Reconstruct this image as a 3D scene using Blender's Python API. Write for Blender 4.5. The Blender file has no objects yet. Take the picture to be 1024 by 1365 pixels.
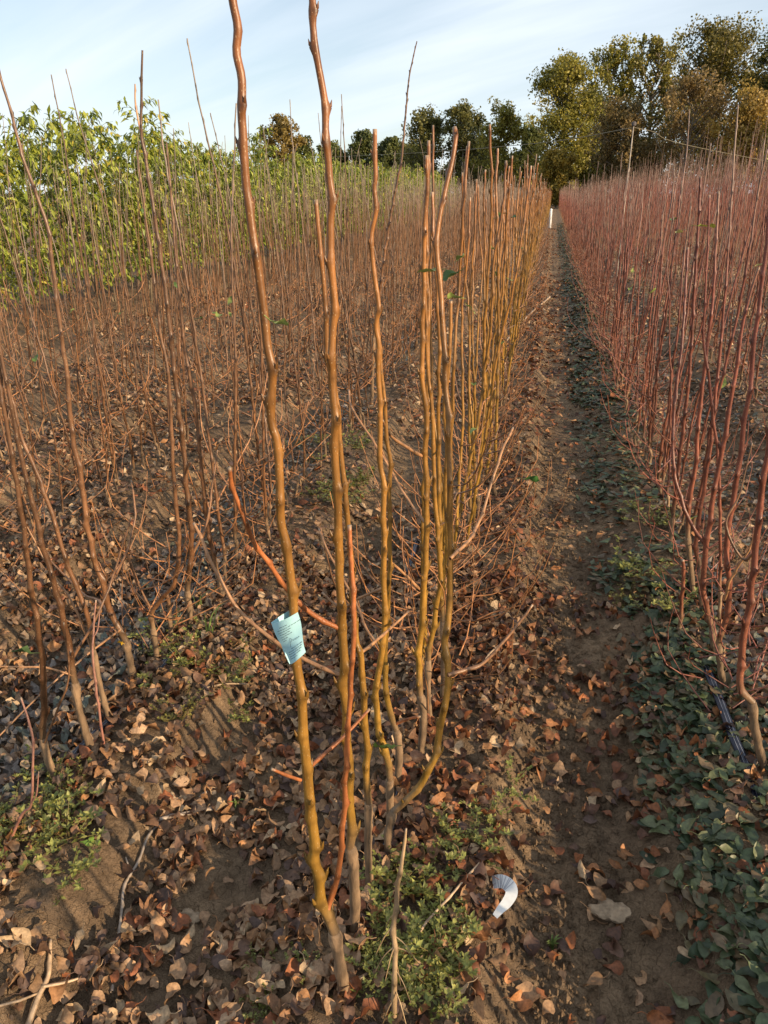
import bpy, math
import numpy as np
from mathutils import Vector
R = math.radians
rng = np.random.default_rng(11)
scene = bpy.context.scene
col = scene.collection

# ------------------------------------------------------------------ camera
CAM_H = 1.5
PITCH, YAW = R(22.584), R(11.529)
cam_d = bpy.data.cameras.new('camera')
cam = bpy.data.objects.new('camera', cam_d); col.objects.link(cam)
cam.location = (0, 0, CAM_H)
cam.rotation_euler = (R(90) - PITCH, 0, YAW)
cam_d.sensor_fit = 'VERTICAL'; cam_d.sensor_height = 36.0
cam_d.lens = 36.0 * 1023.0 / 1365.0
cam_d.clip_start = 0.05; cam_d.clip_end = 3000
scene.camera = cam

# ------------------------------------------------------------------ sky, sun, exposure
SUN_AZ = R(67)        # measured from straight behind the camera's row axis towards the red rows
SUN_EL = R(18)
to_sun = Vector((math.sin(SUN_AZ) * math.cos(SUN_EL), -math.cos(SUN_AZ) * math.cos(SUN_EL), math.sin(SUN_EL)))
world = bpy.data.worlds.new('World'); scene.world = world; world.use_nodes = True
wn, wl = world.node_tree.nodes, world.node_tree.links
wn.clear()
w_out = wn.new('ShaderNodeOutputWorld'); w_bg = wn.new('ShaderNodeBackground')
sky = wn.new('ShaderNodeTexSky'); sky.sky_type = 'NISHITA'; sky.sun_disc = False
sky.sun_elevation = SUN_EL
sky.sun_rotation = math.atan2(to_sun.x, to_sun.y)
sky.altitude = 100; sky.air_density = 1.0; sky.dust_density = 0.6; sky.ozone_density = 1.6
tc = wn.new('ShaderNodeTexCoord')
sep = wn.new('ShaderNodeSeparateXYZ'); wl.new(tc.outputs['Generated'], sep.inputs[0])
zz = wn.new('ShaderNodeMath'); zz.operation = 'ADD'; zz.inputs[1].default_value = 0.12
wl.new(sep.outputs['Z'], zz.inputs[0])
dv = wn.new('ShaderNodeVectorMath'); dv.operation = 'DIVIDE'
cb = wn.new('ShaderNodeCombineXYZ')
for k in range(3): wl.new(zz.outputs[0], cb.inputs[k])
wl.new(tc.outputs['Generated'], dv.inputs[0]); wl.new(cb.outputs[0], dv.inputs[1])
mp = wn.new('ShaderNodeMapping'); mp.inputs['Scale'].default_value = (0.30, 1.5, 0.0)
mr0 = wn.new('ShaderNodeMapping'); mr0.inputs['Rotation'].default_value = (0, 0, R(-142))
wl.new(dv.outputs[0], mr0.inputs[0]); wl.new(mr0.outputs[0], mp.inputs[0])
cn = wn.new('ShaderNodeTexNoise'); cn.inputs['Scale'].default_value = 1.1; cn.inputs['Detail'].default_value = 6; cn.inputs['Roughness'].default_value = 0.5
cn.inputs['Distortion'].default_value = 0.5
wl.new(mp.outputs[0], cn.inputs['Vector'])
cr = wn.new('ShaderNodeMapRange'); cr.inputs[1].default_value = 0.36; cr.inputs[2].default_value = 0.68; cr.inputs[3].default_value = 0.42; cr.inputs[4].default_value = 0.92
wl.new(cn.outputs[0], cr.inputs[0])
cm = wn.new('ShaderNodeMix'); cm.data_type = 'RGBA'
wl.new(cr.outputs[0], cm.inputs[0]); wl.new(sky.outputs[0], cm.inputs[6]); cm.inputs[7].default_value = (6.7, 7.35, 8.0, 1)
wl.new(cm.outputs[2], w_bg.inputs[0]); w_bg.inputs[1].default_value = 0.088
wl.new(w_bg.outputs[0], w_out.inputs[0])

sun_d = bpy.data.lights.new('sun', 'SUN'); sun = bpy.data.objects.new('sun', sun_d); col.objects.link(sun)
sun_d.energy = 5.0; sun_d.angle = R(0.5); sun_d.color = (1.0, 0.77, 0.50)
sun.rotation_euler = to_sun.to_track_quat('Z', 'Y').to_euler()
scene.view_settings.view_transform = 'Standard'; scene.view_settings.look = 'None'
scene.view_settings.exposure = 0.72; scene.view_settings.gamma = 1.0

# ------------------------------------------------------------------ helpers
cfw = np.array([-math.sin(YAW) * math.cos(PITCH), math.cos(YAW) * math.cos(PITCH), -math.sin(PITCH)])
crt = np.array([math.cos(YAW), math.sin(YAW), 0.0]); cup = np.cross(crt, cfw)
CO = np.array([0, 0, CAM_H])
FPX = 1023.0
def at(px, py, Y):
    """world point seen at photo pixel (px,py) lying in the vertical plane y=Y"""
    d = cfw * FPX + crt * (px - 512) - cup * (py - 682.5)
    return CO + d * (Y / d[1])
def ground_at(px, py):
    d = cfw * FPX + crt * (px - 512) - cup * (py - 682.5)
    p = CO + d * (-CAM_H / d[2])
    for _ in range(4):
        p = CO + d * ((float(gh(p[0], p[1])) - CAM_H) / d[2])
    return p
def depth(P): return float((np.asarray(P) - CO) @ cfw)
def proj(P):
    d = np.asarray(P) - CO; z = d @ cfw
    return 512 + FPX * (d @ crt) / z, 682.5 - FPX * (d @ cup) / z, z

def _hash(i, j, s):
    h = (i.astype(np.int64) * 374761393 + j.astype(np.int64) * 668265263 + s * 1442695041) & 0xFFFFFFFF
    h = ((h ^ (h >> 13)) * 1274126177) & 0xFFFFFFFF
    return ((h ^ (h >> 16)) & 0xFFFF) / 65535.0
def vnoise(x, y, s=0):
    x = np.asarray(x, float); y = np.asarray(y, float)
    i = np.floor(x); j = np.floor(y); fx = x - i; fy = y - j
    fx = fx * fx * (3 - 2 * fx); fy = fy * fy * (3 - 2 * fy)
    a = _hash(i, j, s); b = _hash(i + 1, j, s); c = _hash(i, j + 1, s); d = _hash(i + 1, j + 1, s)
    return (a + (b - a) * fx) * (1 - fy) + (c + (d - c) * fx) * fy
ROW0, ROWS = -0.285, 0.955
def gh(x, y):
    x = np.asarray(x, float); y = np.asarray(y, float)
    far = 1.0 / (1.0 + (np.hypot(x, y) / 45.0) ** 2)
    k = (x - ROW0 + 0.03 * (vnoise(y * 1.3, x * 0.4, 5) - .5)) / ROWS
    c = 0.5 + 0.5 * np.cos(2 * np.pi * k)                    # 1 on the row ridges, 0 in the wheel paths
    fr = k - np.floor(k)
    bank = np.clip((fr - .24) / .16, 0, 1); bank = bank * bank * (3 - 2 * bank); rise = np.clip((fr - .60) / .36, 0, 1); rise = rise * rise * (3 - 2 * rise)
    prof = -0.095 * bank * (1 - rise)
    n = 0.050 * (vnoise(x * 3.1, y * 3.1, 1) - .5) + 0.034 * (vnoise(x * 8, y * 8, 2) - .5)
    n = n + 0.028 * np.abs(vnoise(x * 21, y * 21, 3) - .5) + 0.014 * (vnoise(x * 47, y * 47, 4) - .5)
    return (prof + n) * far
def gh1(x, y): return float(gh(x, y))

def make_mesh(name, V, F, mats, cols=None, mi=None, smooth=True):
    V = np.asarray(V, np.float32); F = np.asarray(F, np.int32)
    me = bpy.data.meshes.new(name)
    n, k = F.shape
    me.vertices.add(len(V)); me.vertices.foreach_set('co', V.ravel())
    me.loops.add(n * k); me.loops.foreach_set('vertex_index', F.ravel())
    me.polygons.add(n)
    me.polygons.foreach_set('loop_start', np.arange(0, n * k, k, dtype=np.int32))
    try: me.polygons.foreach_set('loop_total', np.full(n, k, np.int32))
    except Exception: pass
    me.polygons.foreach_set('use_smooth', np.full(n, smooth))
    for m in (mats if isinstance(mats, (list, tuple)) else [mats]): me.materials.append(m)
    if mi is not None: me.polygons.foreach_set('material_index', np.asarray(mi, np.int32))
    if cols is not None:
        a = me.attributes.new('Col', 'FLOAT_COLOR', 'POINT')
        c4 = np.ones((len(V), 4), np.float32); c4[:, :3] = cols
        a.data.foreach_set('color', c4.ravel())
    me.update(calc_edges=True); me.validate()
    return me
def link(name, me, parent=None, loc=None):
    o = bpy.data.objects.new(name, me); col.objects.link(o)
    if parent is not None: o.parent = parent
    if loc is not None: o.location = loc
    return o
def tag(o, label=None, cat=None, group=None, kind=None):
    if label: o['label'] = label
    if cat: o['category'] = cat
    if group: o['group'] = group
    if kind: o['kind'] = kind
    return o
class MB:
    """collects quad geometry with per-vertex colour"""
    def __init__(s): s.V = []; s.F = []; s.C = []; s.M = []; s.n = 0
    def add(s, V, F, c, m=0):
        V = np.asarray(V, float); F = np.asarray(F, int)
        s.V.append(V); s.F.append(F + s.n); s.M.append(np.full(len(F), m))
        c = np.asarray(c, float)
        s.C.append(np.broadcast_to(c, (len(V), 3)) if c.ndim == 1 else c); s.n += len(V)
    def mesh(s, name, mats, smooth=True):
        return make_mesh(name, np.vstack(s.V), np.vstack(s.F), mats, np.vstack(s.C), np.concatenate(s.M), smooth)

def catmull(P, n):
    P = np.asarray(P, float); m = len(P)
    if m == 2: P = np.vstack([P[0], (P[0] + P[1]) / 2, P[1]]); m = 3
    Q = np.vstack([2 * P[0] - P[1], P, 2 * P[-1] - P[-2]])
    L = np.concatenate([[0], np.cumsum(np.linalg.norm(np.diff(P[:, :3], axis=0), axis=1))])
    t = np.linspace(0, L[-1], n); out = []
    for x in t:
        i = min(max(np.searchsorted(L, x) - 1, 0), m - 2)
        u = (x - L[i]) / max(L[i + 1] - L[i], 1e-9)
        a, b, c, d = Q[i], Q[i + 1], Q[i + 2], Q[i + 3]
        out.append(0.5 * (2 * b + (c - a) * u + (2 * a - 5 * b + 4 * c - d) * u * u + (3 * b - a - 3 * c + d) * u ** 3))
    return np.array(out)
def tube(P, r, sides=8, cap=True):
    P = np.asarray(P, float); n = len(P); r = np.broadcast_to(r, n)
    T = np.gradient(P, axis=0); T /= np.linalg.norm(T, axis=1)[:, None] + 1e-12
    ref = np.array([0, 1.0, 0]) if abs(T[0][1]) < .8 else np.array([1.0, 0, 0])
    A = np.cross(T, ref); A /= np.linalg.norm(A, axis=1)[:, None] + 1e-12
    B = np.cross(T, A)
    th = np.linspace(0, 2 * np.pi, sides, endpoint=False)
    V = P[:, None, :] + r[:, None, None] * (A[:, None, :] * np.cos(th)[None, :, None] + B[:, None, :] * np.sin(th)[None, :, None])
    V = V.reshape(-1, 3)
    i = np.arange(n - 1)[:, None] * sides; j = np.arange(sides)[None, :]; k = (j + 1) % sides
    F = np.stack([i + j, i + k, i + sides + k, i + sides + j], -1).reshape(-1, 4)
    if cap:
        c = len(V); V = np.vstack([V, P[-1:]])
        b = (n - 1) * sides
        F = np.vstack([F, [[b + q, b + q + 1, b + (q + 2) % sides, c] for q in range(0, sides - sides % 2, 2)]])
    return V, F

# leaves, many at once --------------------------------------------------
US = np.array([0.0, .10, .26, .46, .66, .84, .95, 1.0]); WS = np.array([.05, .48, .88, 1.0, .86, .52, .22, .0])
US3 = np.array([0.0, .45, 1.0]); WS3 = np.array([.12, 1.0, .04])
lrng = np.random.default_rng(77)
def leaf_batch(P, L, W, yaw, tx, ty, fold, curl, twist, C, fine=True, round_=0.0):
    u, w = (US, WS) if fine else (US3, WS3)
    n = len(P); nu = len(u)
    v = np.array([-1.0, 0, 1.0])
    x = (L[:, None, None]) * (u - .5)[None, :, None] * np.ones((1, 1, 3))
    ww = (W[:, None, None] * .5) * w[None, :, None] * v[None, None, :]
    if fine and n > 0: ww = ww * (1 + .22 * (lrng.random((n, nu, 3)) - .5))
    y = ww * np.cos(fold)[:, None, None]
    z = np.abs(ww) * np.sin(fold)[:, None, None] + (curl * L)[:, None, None] * (((u - .5) * 2) ** 2)[None, :, None]
    z = z + twist[:, None, None] * (u - .5)[None, :, None] * ww * 2.0
    if fine: z = z + (W[:, None, None] * .16) * (lrng.random((n, nu, 3)) - .5) + .35 * np.abs(ww) * np.sin(u * 9 + 6 * lrng.random((n, 1)))[:, :, None] * np.array([1, 0, -1])
    p = np.stack([x, y, z], -1).reshape(n, nu * 3, 3)
    cx, sx, cy, sy, cz, sz = np.cos(tx), np.sin(tx), np.cos(ty), np.sin(ty), np.cos(yaw), np.sin(yaw)
    def rot(p, c, s, a, b):
        q = p.copy(); q[..., a] = p[..., a] * c[:, None] - p[..., b] * s[:, None]; q[..., b] = p[..., a] * s[:, None] + p[..., b] * c[:, None]; return q
    p = rot(p, cx, sx, 1, 2); p = rot(p, cy, sy, 2, 0); p = rot(p, cz, sz, 0, 1)
    p = p + P[:, None, :]
    i = np.arange(nu - 1)[:, None] * 3 + np.arange(2)[None, :]
    f = np.stack([i, i + 3, i + 4, i + 1], -1).reshape(-1, 4)
    F = (f[None] + (np.arange(n) * nu * 3)[:, None, None]).reshape(-1, 4)
    mid = np.where(np.tile(v, nu) == 0, 1.12, 1.0)           # slightly paler midrib
    Cc = (C[:, None, :] * mid[None, :, None])
    return p.reshape(-1, 3), F, Cc.reshape(-1, 3)

# ------------------------------------------------------------------ materials
def new_mat(name):
    m = bpy.data.materials.new(name); m.use_nodes = True
    nt = m.node_tree; return m, nt, nt.nodes, nt.links, nt.nodes['Principled BSDF']
def attr_col(nd): a = nd.new('ShaderNodeAttribute'); a.attribute_name = 'Col'; return a
def noise(nd, lk, vec, scale, detail=4, rough=.55):
    t = nd.new('ShaderNodeTexNoise'); t.inputs['Scale'].default_value = scale; t.inputs['Detail'].default_value = detail; t.inputs['Roughness'].default_value = rough
    lk.new(vec, t.inputs['Vector']); return t
def mulcol(nd, lk, a, fac_out, lo, hi):
    mr = nd.new('ShaderNodeMapRange'); mr.inputs[1].default_value = .3; mr.inputs[2].default_value = .7; mr.inputs[3].default_value = lo; mr.inputs[4].default_value = hi
    lk.new(fac_out, mr.inputs[0])
    mx = nd.new('ShaderNodeVectorMath'); mx.operation = 'SCALE'; lk.new(a, mx.inputs[0]); lk.new(mr.outputs[0], mx.inputs['Scale']); return mx.outputs[0]

def bark_material(name, rough, lent, bump):
    m, nt, nd, lk, b = new_mat(name)
    a = attr_col(nd); tcn = nd.new('ShaderNodeTexCoord')
    mpn = nd.new('ShaderNodeMapping'); mpn.inputs['Scale'].default_value = (1, 1, .3); lk.new(tcn.outputs['Object'], mpn.inputs[0])
    n1 = noise(nd, lk, mpn.outputs[0], 55, 5)
    c = mulcol(nd, lk, a.outputs['Color'], n1.outputs[0], .62, 1.32)
    oi = nd.new('ShaderNodeObjectInfo'); mr = nd.new('ShaderNodeMapRange'); mr.inputs[3].default_value = .8; mr.inputs[4].default_value = 1.2
    lk.new(oi.outputs['Random'], mr.inputs[0])
    sc = nd.new('ShaderNodeVectorMath'); sc.operation = 'SCALE'; lk.new(c, sc.inputs[0]); lk.new(mr.outputs[0], sc.inputs['Scale'])
    vo = nd.new('ShaderNodeTexVoronoi'); vo.inputs['Scale'].default_value = 210; vo.inputs['Randomness'].default_value = 1
    mp2 = nd.new('ShaderNodeMapping'); mp2.inputs['Scale'].default_value = (1, 1, .55); lk.new(tcn.outputs['Object'], mp2.inputs[0]); lk.new(mp2.outputs[0], vo.inputs['Vector'])
    lt = nd.new('ShaderNodeMath'); lt.operation = 'LESS_THAN'; lt.inputs[1].default_value = .16; lk.new(vo.outputs['Distance'], lt.inputs[0])
    lf = nd.new('ShaderNodeMath'); lf.operation = 'MULTIPLY'; lf.inputs[1].default_value = lent; lk.new(lt.outputs[0], lf.inputs[0])
    mx = nd.new('ShaderNodeMix'); mx.data_type = 'RGBA'; lk.new(lf.outputs[0], mx.inputs[0]); lk.new(sc.outputs[0], mx.inputs[6]); mx.inputs[7].default_value = (.55, .40, .22, 1)
    lk.new(mx.outputs[2], b.inputs['Base Color'])
    b.inputs['Roughness'].default_value = rough
    b.inputs['Specular IOR Level'].default_value = .45
    bp = nd.new('ShaderNodeBump'); bp.inputs['Strength'].default_value = bump; bp.inputs['Distance'].default_value = .002
    n2 = noise(nd, lk, mpn.outputs[0], 160, 4); lk.new(n2.outputs[0], bp.inputs['Height']); lk.new(bp.outputs[0], b.inputs['Normal'])
    return m
M_BARK = bark_material('young_bark', .42, .38, .5)
M_ROOT = bark_material('rootstock_bark', .8, .12, 1.0)
def leaf_material(name, rough, transl, vein=140):
    m, nt, nd, lk, b = new_mat(name)
    a = attr_col(nd); tcn = nd.new('ShaderNodeTexCoord')
    n1 = noise(nd, lk, tcn.outputs['Object'], vein, 3)
    c = mulcol(nd, lk, a.outputs['Color'], n1.outputs[0], .65, 1.3)
    lk.new(c, b.inputs['Base Color']); b.inputs['Roughness'].default_value = rough
    b.inputs['Specular IOR Level'].default_value = .4
    if transl:
        tr = nd.new('ShaderNodeBsdfTranslucent'); lk.new(c, tr.inputs[0])
        mx = nd.new('ShaderNodeMixShader'); mx.inputs[0].default_value = transl
        lk.new(b.outputs[0], mx.inputs[1]); lk.new(tr.outputs[0], mx.inputs[2])
        lk.new(mx.outputs[0], nd['Material Output'].inputs[0])
    return m
M_DRY = leaf_material('dry_leaf', .62, .12)
M_GREEN = leaf_material('green_leaf', .45, .22, 90)
M_FOL = leaf_material('tree_foliage', .5, .38, 3)
M_TRUNK = bark_material('tree_bark', .85, .0, .8)
def plain(name, c, rough=.5, lo=.8, hi=1.2, scale=80, spec=.5):
    m, nt, nd, lk, b = new_mat(name); tcn = nd.new('ShaderNodeTexCoord')
    rgb = nd.new('ShaderNodeRGB'); rgb.outputs[0].default_value = (*c, 1)
    n1 = noise(nd, lk, tcn.outputs['Object'], scale, 4)
    lk.new(mulcol(nd, lk, rgb.outputs[0], n1.outputs[0], lo, hi), b.inputs['Base Color'])
    b.inputs['Roughness'].default_value = rough; b.inputs['Specular IOR Level'].default_value = spec
    return m
M_HOSE = plain('hose_plastic', (.008, .011, .026), .42)
M_STRIPE = plain('hose_stripe', (.26, .28, .33), .5)
M_PAPER = plain('blue_paper', (.36, .62, .68), .75, .94, 1.05, 60)
M_INK = plain('ink', (.05, .06, .09), .8)
M_WHITE = plain('white_paper', (.72, .72, .70), .6, .9, 1.06)
M_GREY = plain('grey_print', (.36, .37, .42), .7)
M_WIRE = plain('wire_metal', (.16, .14, .09), .7)
# soil
M_SOIL, nt, nd, lk, b = new_mat('dry_soil')
tcn = nd.new('ShaderNodeTexCoord')
na = noise(nd, lk, tcn.outputs['Object'], 2.2, 6, .6); nb = noise(nd, lk, tcn.outputs['Object'], 26, 6, .65); nc = noise(nd, lk, tcn.outputs['Object'], 240, 4, .7)
ramp = nd.new('ShaderNodeValToRGB'); lk.new(na.outputs[0], ramp.inputs[0])
ramp.color_ramp.elements[0].position = .34; ramp.color_ramp.elements[0].color = (.125, .085, .055, 1)
ramp.color_ramp.elements[1].position = .66; ramp.color_ramp.elements[1].color = (.27, .182, .108, 1)
c1 = mulcol(nd, lk, ramp.outputs[0], nb.outputs[0], .70, 1.25)
c2 = mulcol(nd, lk, c1, nc.outputs[0], .72, 1.25)
lk.new(c2, b.inputs['Base Color']); b.inputs['Roughness'].default_value = .95; b.inputs['Specular IOR Level'].default_value = .15
bp1 = nd.new('ShaderNodeBump'); bp1.inputs['Strength'].default_value = .9; bp1.inputs['Distance'].default_value = .03; lk.new(nb.outputs[0], bp1.inputs['Height'])
bp2 = nd.new('ShaderNodeBump'); bp2.inputs['Strength'].default_value = .8; bp2.inputs['Distance'].default_value = .006; lk.new(nc.outputs[0], bp2.inputs['Height'])
vc = nd.new('ShaderNodeTexVoronoi'); vc.feature = 'DISTANCE_TO_EDGE'; vc.inputs['Scale'].default_value = 42
wv = nd.new('ShaderNodeVectorMath'); wv.operation = 'MULTIPLY_ADD'; lk.new(nb.outputs['Color'], wv.inputs[0]); wv.inputs[1].default_value = (.03, .03, .03); lk.new(tcn.outputs['Object'], wv.inputs[2]); lk.new(wv.outputs[0], vc.inputs['Vector'])
vm = nd.new('ShaderNodeMapRange'); vm.inputs[2].default_value = .07; lk.new(vc.outputs['Distance'], vm.inputs[0])
bp0 = nd.new('ShaderNodeBump'); bp0.inputs['Strength'].default_value = .7; bp0.inputs['Distance'].default_value = .006; lk.new(vm.outputs[0], bp0.inputs['Height']); lk.new(bp0.outputs[0], bp1.inputs['Normal'])
lk.new(bp1.outputs[0], bp2.inputs['Normal']); lk.new(bp2.outputs[0], b.inputs['Normal'])

# ------------------------------------------------------------------ ground
def lines(a, b, step, grow, lo, hi):
    mid = list(np.arange(a, b, step)); up = []; x = mid[-1]; s = step
    while x < hi: s *= grow; x += s; up.append(x)
    dn = []; x = mid[0]; s = step
    while x > lo: s *= grow; x -= s; dn.append(x)
    return np.array(dn[::-1] + mid + up)
gx = lines(-2.3, 1.4, .0145, 1.08, -900, 900); gy = lines(.8, 3.6, .0145, 1.045, -60, 1500)
GX, GY = np.meshgrid(gx, gy)
GV = np.stack([GX, GY, gh(GX, GY)], -1).reshape(-1, 3)
nx, ny = len(gx), len(gy)
i = (np.arange(ny - 1)[:, None] * nx + np.arange(nx - 1)[None, :])
GF = np.stack([i, i + 1, i + nx + 1, i + nx], -1).reshape(-1, 4)
tag(link('ground', make_mesh('ground', GV, GF, M_SOIL)), 'dry brown soil of the nursery rows with a worn wheel path', 'soil', kind='structure')

# ------------------------------------------------------------------ saplings
AMBER_LO, AMBER_HI = np.array([.30, .170, .026]), np.array([.215, .080, .024])
RED_LO, RED_HI = np.array([.175, .062, .032]), np.array([.155, .042, .034])
BROWN_LO, BROWN_HI = np.array([.145, .062, .024]), np.array([.125, .074, .046])
ROOT_C = np.array([.185, .118, .066])
def stem_col(z, h, lo, hi, tip=None):
    t = np.clip(z / h, 0, 1)[:, None]; c = lo * (1 - t) + hi * t
    if tip is not None:
        k = np.clip((t - .72) / .28, 0, 1); c = c * (1 - k) + tip * k
    return c
def nodes_on(P, r, rr, spacing=.055, amp=1.0, bump=.20):
    """sideways jog and swelling at every bud; returns new path, radii, bud places"""
    seg = np.linalg.norm(np.diff(P, axis=0), axis=1); s = np.concatenate([[0], np.cumsum(seg)])
    r = r.copy(); buds = []; xs = [0.0]; off = [np.zeros(3)]
    x = .04; a0 = rr.uniform(0, 6.28)
    while x < s[-1] - .015:
        a0 += 2.5 + rr.uniform(-.5, .5)
        d = np.array([math.cos(a0), math.sin(a0), 0]); k = int(np.argmin(abs(s - x)))
        xs.append(x); off.append(d * amp * r[k] * rr.uniform(.1, .75))
        r = r * (1 + bump * rr.uniform(.3, 1.4) * np.exp(-((s - x) / .007) ** 2))
        buds.append((k, d)); x += spacing * rr.uniform(.55, 1.6)
    xs.append(s[-1] + .01); off.append(np.zeros(3)); off = np.array(off)
    jog = np.column_stack([np.interp(s, xs, off[:, q]) for q in range(3)])
    return P + jog, r, buds
def bud(mb, p, d, r, c):
    q = np.array([p + d * r * .6, p + d * r * 1.25 + [0, 0, r * .55], p + d * r * 1.55 + [0, 0, r * 1.7]])
    V, F = tube(q, np.array([.42, .36, .06]) * r, 5, False); mb.add(V, F, c)
def stem_mesh(name, P, r, rr, lo, hi, sides=9, res=.009, h=1.6, tip=None, cut=True, spacing=.055, amp=1.0, budsz=1.0, fade=0.0):
    L = np.linalg.norm(np.diff(P[:, :3], axis=0), axis=1).sum(); n = max(8, int(L / res))
    Q = catmull(np.column_stack([P, r]), n)
    P2, r2, buds = nodes_on(Q[:, :3], Q[:, 3], rr, spacing, amp)
    mb = MB(); V, F = tube(P2, r2, sides)
    C = stem_col(V[:, 2], h, lo, hi, tip)
    if fade:
        kk = np.clip(1 - (V[:, 2] - P[0, 2]) / fade, 0, 1)[:, None]; C = C * (1 - kk) + ROOT_C * kk
    C = C * (.8 + .4 * vnoise(V[:, 2] * 13 + 7 * rr.random(), V[:, 0] * 9, 3))[:, None]
    # one-sided bud cushions with darker scars
    own = np.minimum(np.arange(len(V)) // sides, len(P2) - 1); rel = V - P2[own]; rel /= np.linalg.norm(rel, axis=1)[:, None] + 1e-9
    for k, d in buds:
        near = np.abs(own - k) <= 4
        g = np.zeros(len(V)); dz = np.linalg.norm(P2[own[near]] - P2[k], axis=1)
        g[near] = np.exp(-(dz / (.5 * r2[k] + .0035)) ** 2) * np.clip(rel[near] @ d, 0, 1) ** 1.5
        V = V + d * (g * r2[k] * .60)[:, None]; C = C * (1 - .6 * g)[:, None]
    ring = np.ones(len(P2))
    for k, d in buds: ring[k] = rr.uniform(.65, .95)
    C = C * np.concatenate([np.repeat(ring, sides), [1]])[:, None]
    if cut: C[-1 - sides:] = [.30, .22, .15]
    mb.add(V, F, C)
    if budsz:
        for k, d in buds: bud(mb, P2[k], d, r2[k] * budsz / 1.28, stem_col(np.array([P2[k][2]]), h, lo, hi, tip)[0] * .6)
    return mb.mesh(name, M_BARK)
def root_mesh(name, P, r, rr, sides=10):
    n = 26; Q = catmull(np.column_stack([P, r]), n)
    s = np.linspace(0, 1, n)
    rad = Q[:, 3] * (1 + .22 * np.exp(-((s - .9) / .08) ** 2) + .10 * np.sin(s * 23 + rr.uniform(0, 6)) * .5)
    V, F = tube(Q[:, :3], rad, sides)
    V = V + .0035 * (vnoise(V[:, 0] * 130 + V[:, 1] * 90, V[:, 2] * 60, 6)[:, None] - .5)
    c = ROOT_C * rr.uniform(.85, 1.15); C = np.broadcast_to(c, (len(V), 3)).copy()
    g = np.concatenate([np.repeat(s, sides), [1]]); C = C * (.75 + .5 * vnoise(V[:, 0] * 160 + 5, V[:, 2] * 70, 8))[:, None]; C[(g > .80) & (g < .93)] *= 1.35
    mb = MB(); mb.add(V, F, C); return mb.mesh(name, M_ROOT)
def px_path(pts, Y0, Y1=None):
    Y1 = Y0 if Y1 is None else Y1; n = len(pts)
    return np.array([at(x, y, Y0 + (Y1 - Y0) * k / (n - 1)) for k, (x, y) in enumerate(pts)])
def px_rad(P, w0, w1):
    n = len(P); return np.array([.5 * (w0 + (w1 - w0) * k / (n - 1)) * depth(p) / FPX for k, p in enumerate(P)])
def one_leaf_mesh(name, L, W, c, mat, rr, fold=None, curl=None, petiole=True, res=True):
    a = lambda v: np.array([v])
    V, F, C = leaf_batch(np.zeros((1, 3)), a(L), a(W), a(0.), a(rr.normal(0, .1)), a(0.), a(rr.uniform(.1, .6) if fold is None else fold), a(rr.uniform(-.12, .16) if curl is None else curl), a(rr.uniform(-1.3, 1.3)), np.array([c]))
    mb = MB(); mb.add(V, F, C)
    if petiole:
        p0 = V[1]; q = np.array([p0 + [.004, 0, 0], p0 + [-L * .2, rr.uniform(-.004, .004), rr.uniform(0, .004)], p0 + [-L * .38, rr.uniform(-.01, .01), rr.uniform(0, .006)]])
        V2, F2 = tube(q, .0009, 4, False); mb.add(V2, F2, np.asarray(c) * 1.1)
    return mb.mesh(name, mat)
GREEN_LEAF = (.085, .14, .030)
def attach_leaf(parent, p, rr, L=.05, c=GREEN_LEAF, rot=None, name='leaf', mat=None):
    me = one_leaf_mesh(name, L, L * .55, c, mat or M_GREEN, rr, fold=rr.uniform(.2, .5))
    o = link(name, me, parent); o.location = p
    o.rotation_euler = rot if rot is not None else (rr.uniform(-.6, .6), rr.uniform(-.5, .9), rr.uniform(0, 6.28)); return o

def traced(pts, Y, w, label, root, kind='amber', Ytop=None, shoots=(), leaves=(), group=None, name='pear_sapling', cut=True, h=1.65, cat='sapling', tipc=None, sides=12):
    """a sapling followed along its real line; root = number of leading points that are rootstock"""
    rr = np.random.default_rng(int(abs(pts[0][0] * 7 + pts[0][1])))
    lo, hi = {'amber': (AMBER_LO, AMBER_HI), 'red': (RED_LO, RED_HI), 'brown': (BROWN_LO, BROWN_HI)}[kind]
    P = px_path(pts, Y, Ytop); base = P[0].copy()
    g = gh1(base[0], base[1]); base[2] = g
    Q = P - base; Q[0, 2] = -.03
    r = px_rad(P, w[0], w[1])
    if len(w) == 3:
        n = len(P); m = n // 2
        r = np.array([.5 * np.interp(k, [0, m, n - 1], w) * depth(p) / FPX for k, p in enumerate(P)])
    r = r * {'amber': .76, 'red': .70, 'brown': .72}[kind]
    e = link(name, None); e.location = base
    tag(e, label, cat, group)
    if root:
        link('rootstock', root_mesh('rootstock', Q[:root + 1] * np.array([1, 1, 1]), r[:root + 1] * 1.12, rr), e)
        st = max(root - 0, 0)
    else: st = 0
    link('stem', stem_mesh('stem', Q[st:], r[st:], rr, lo, hi, sides=sides, h=h, cut=cut, tip=tipc, spacing=.055 if kind != 'brown' else .045, amp=.6, budsz=1.4, fade=.09 if root else 0), e)
    for sp in shoots:
        pp, Ya, Yb, wa, wb, kc = sp
        S = px_path(pp, Ya, Yb); rs = px_rad(S, wa, wb)
        c = {'r': (np.array([.36, .12, .04]),) * 2, 'b': (np.array([.20, .10, .05]),) * 2, 'a': (lo, hi), 't': (np.array([.33, .17, .08]),) * 2}[kc]
        link('side_shoot', stem_mesh('side_shoot', S - base, rs, rr, c[0], c[1], sides=7, h=h, cut=True, spacing=.04, amp=.7), e)
    for lf in leaves:
        x, y, Yl, L, c = lf
        attach_leaf(e, at(x, y, Yl) - base, rr, L, c)
    return e
AG = 'amber saplings in the row beside the wheel path'
YG = (.20, .24, .06)
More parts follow.
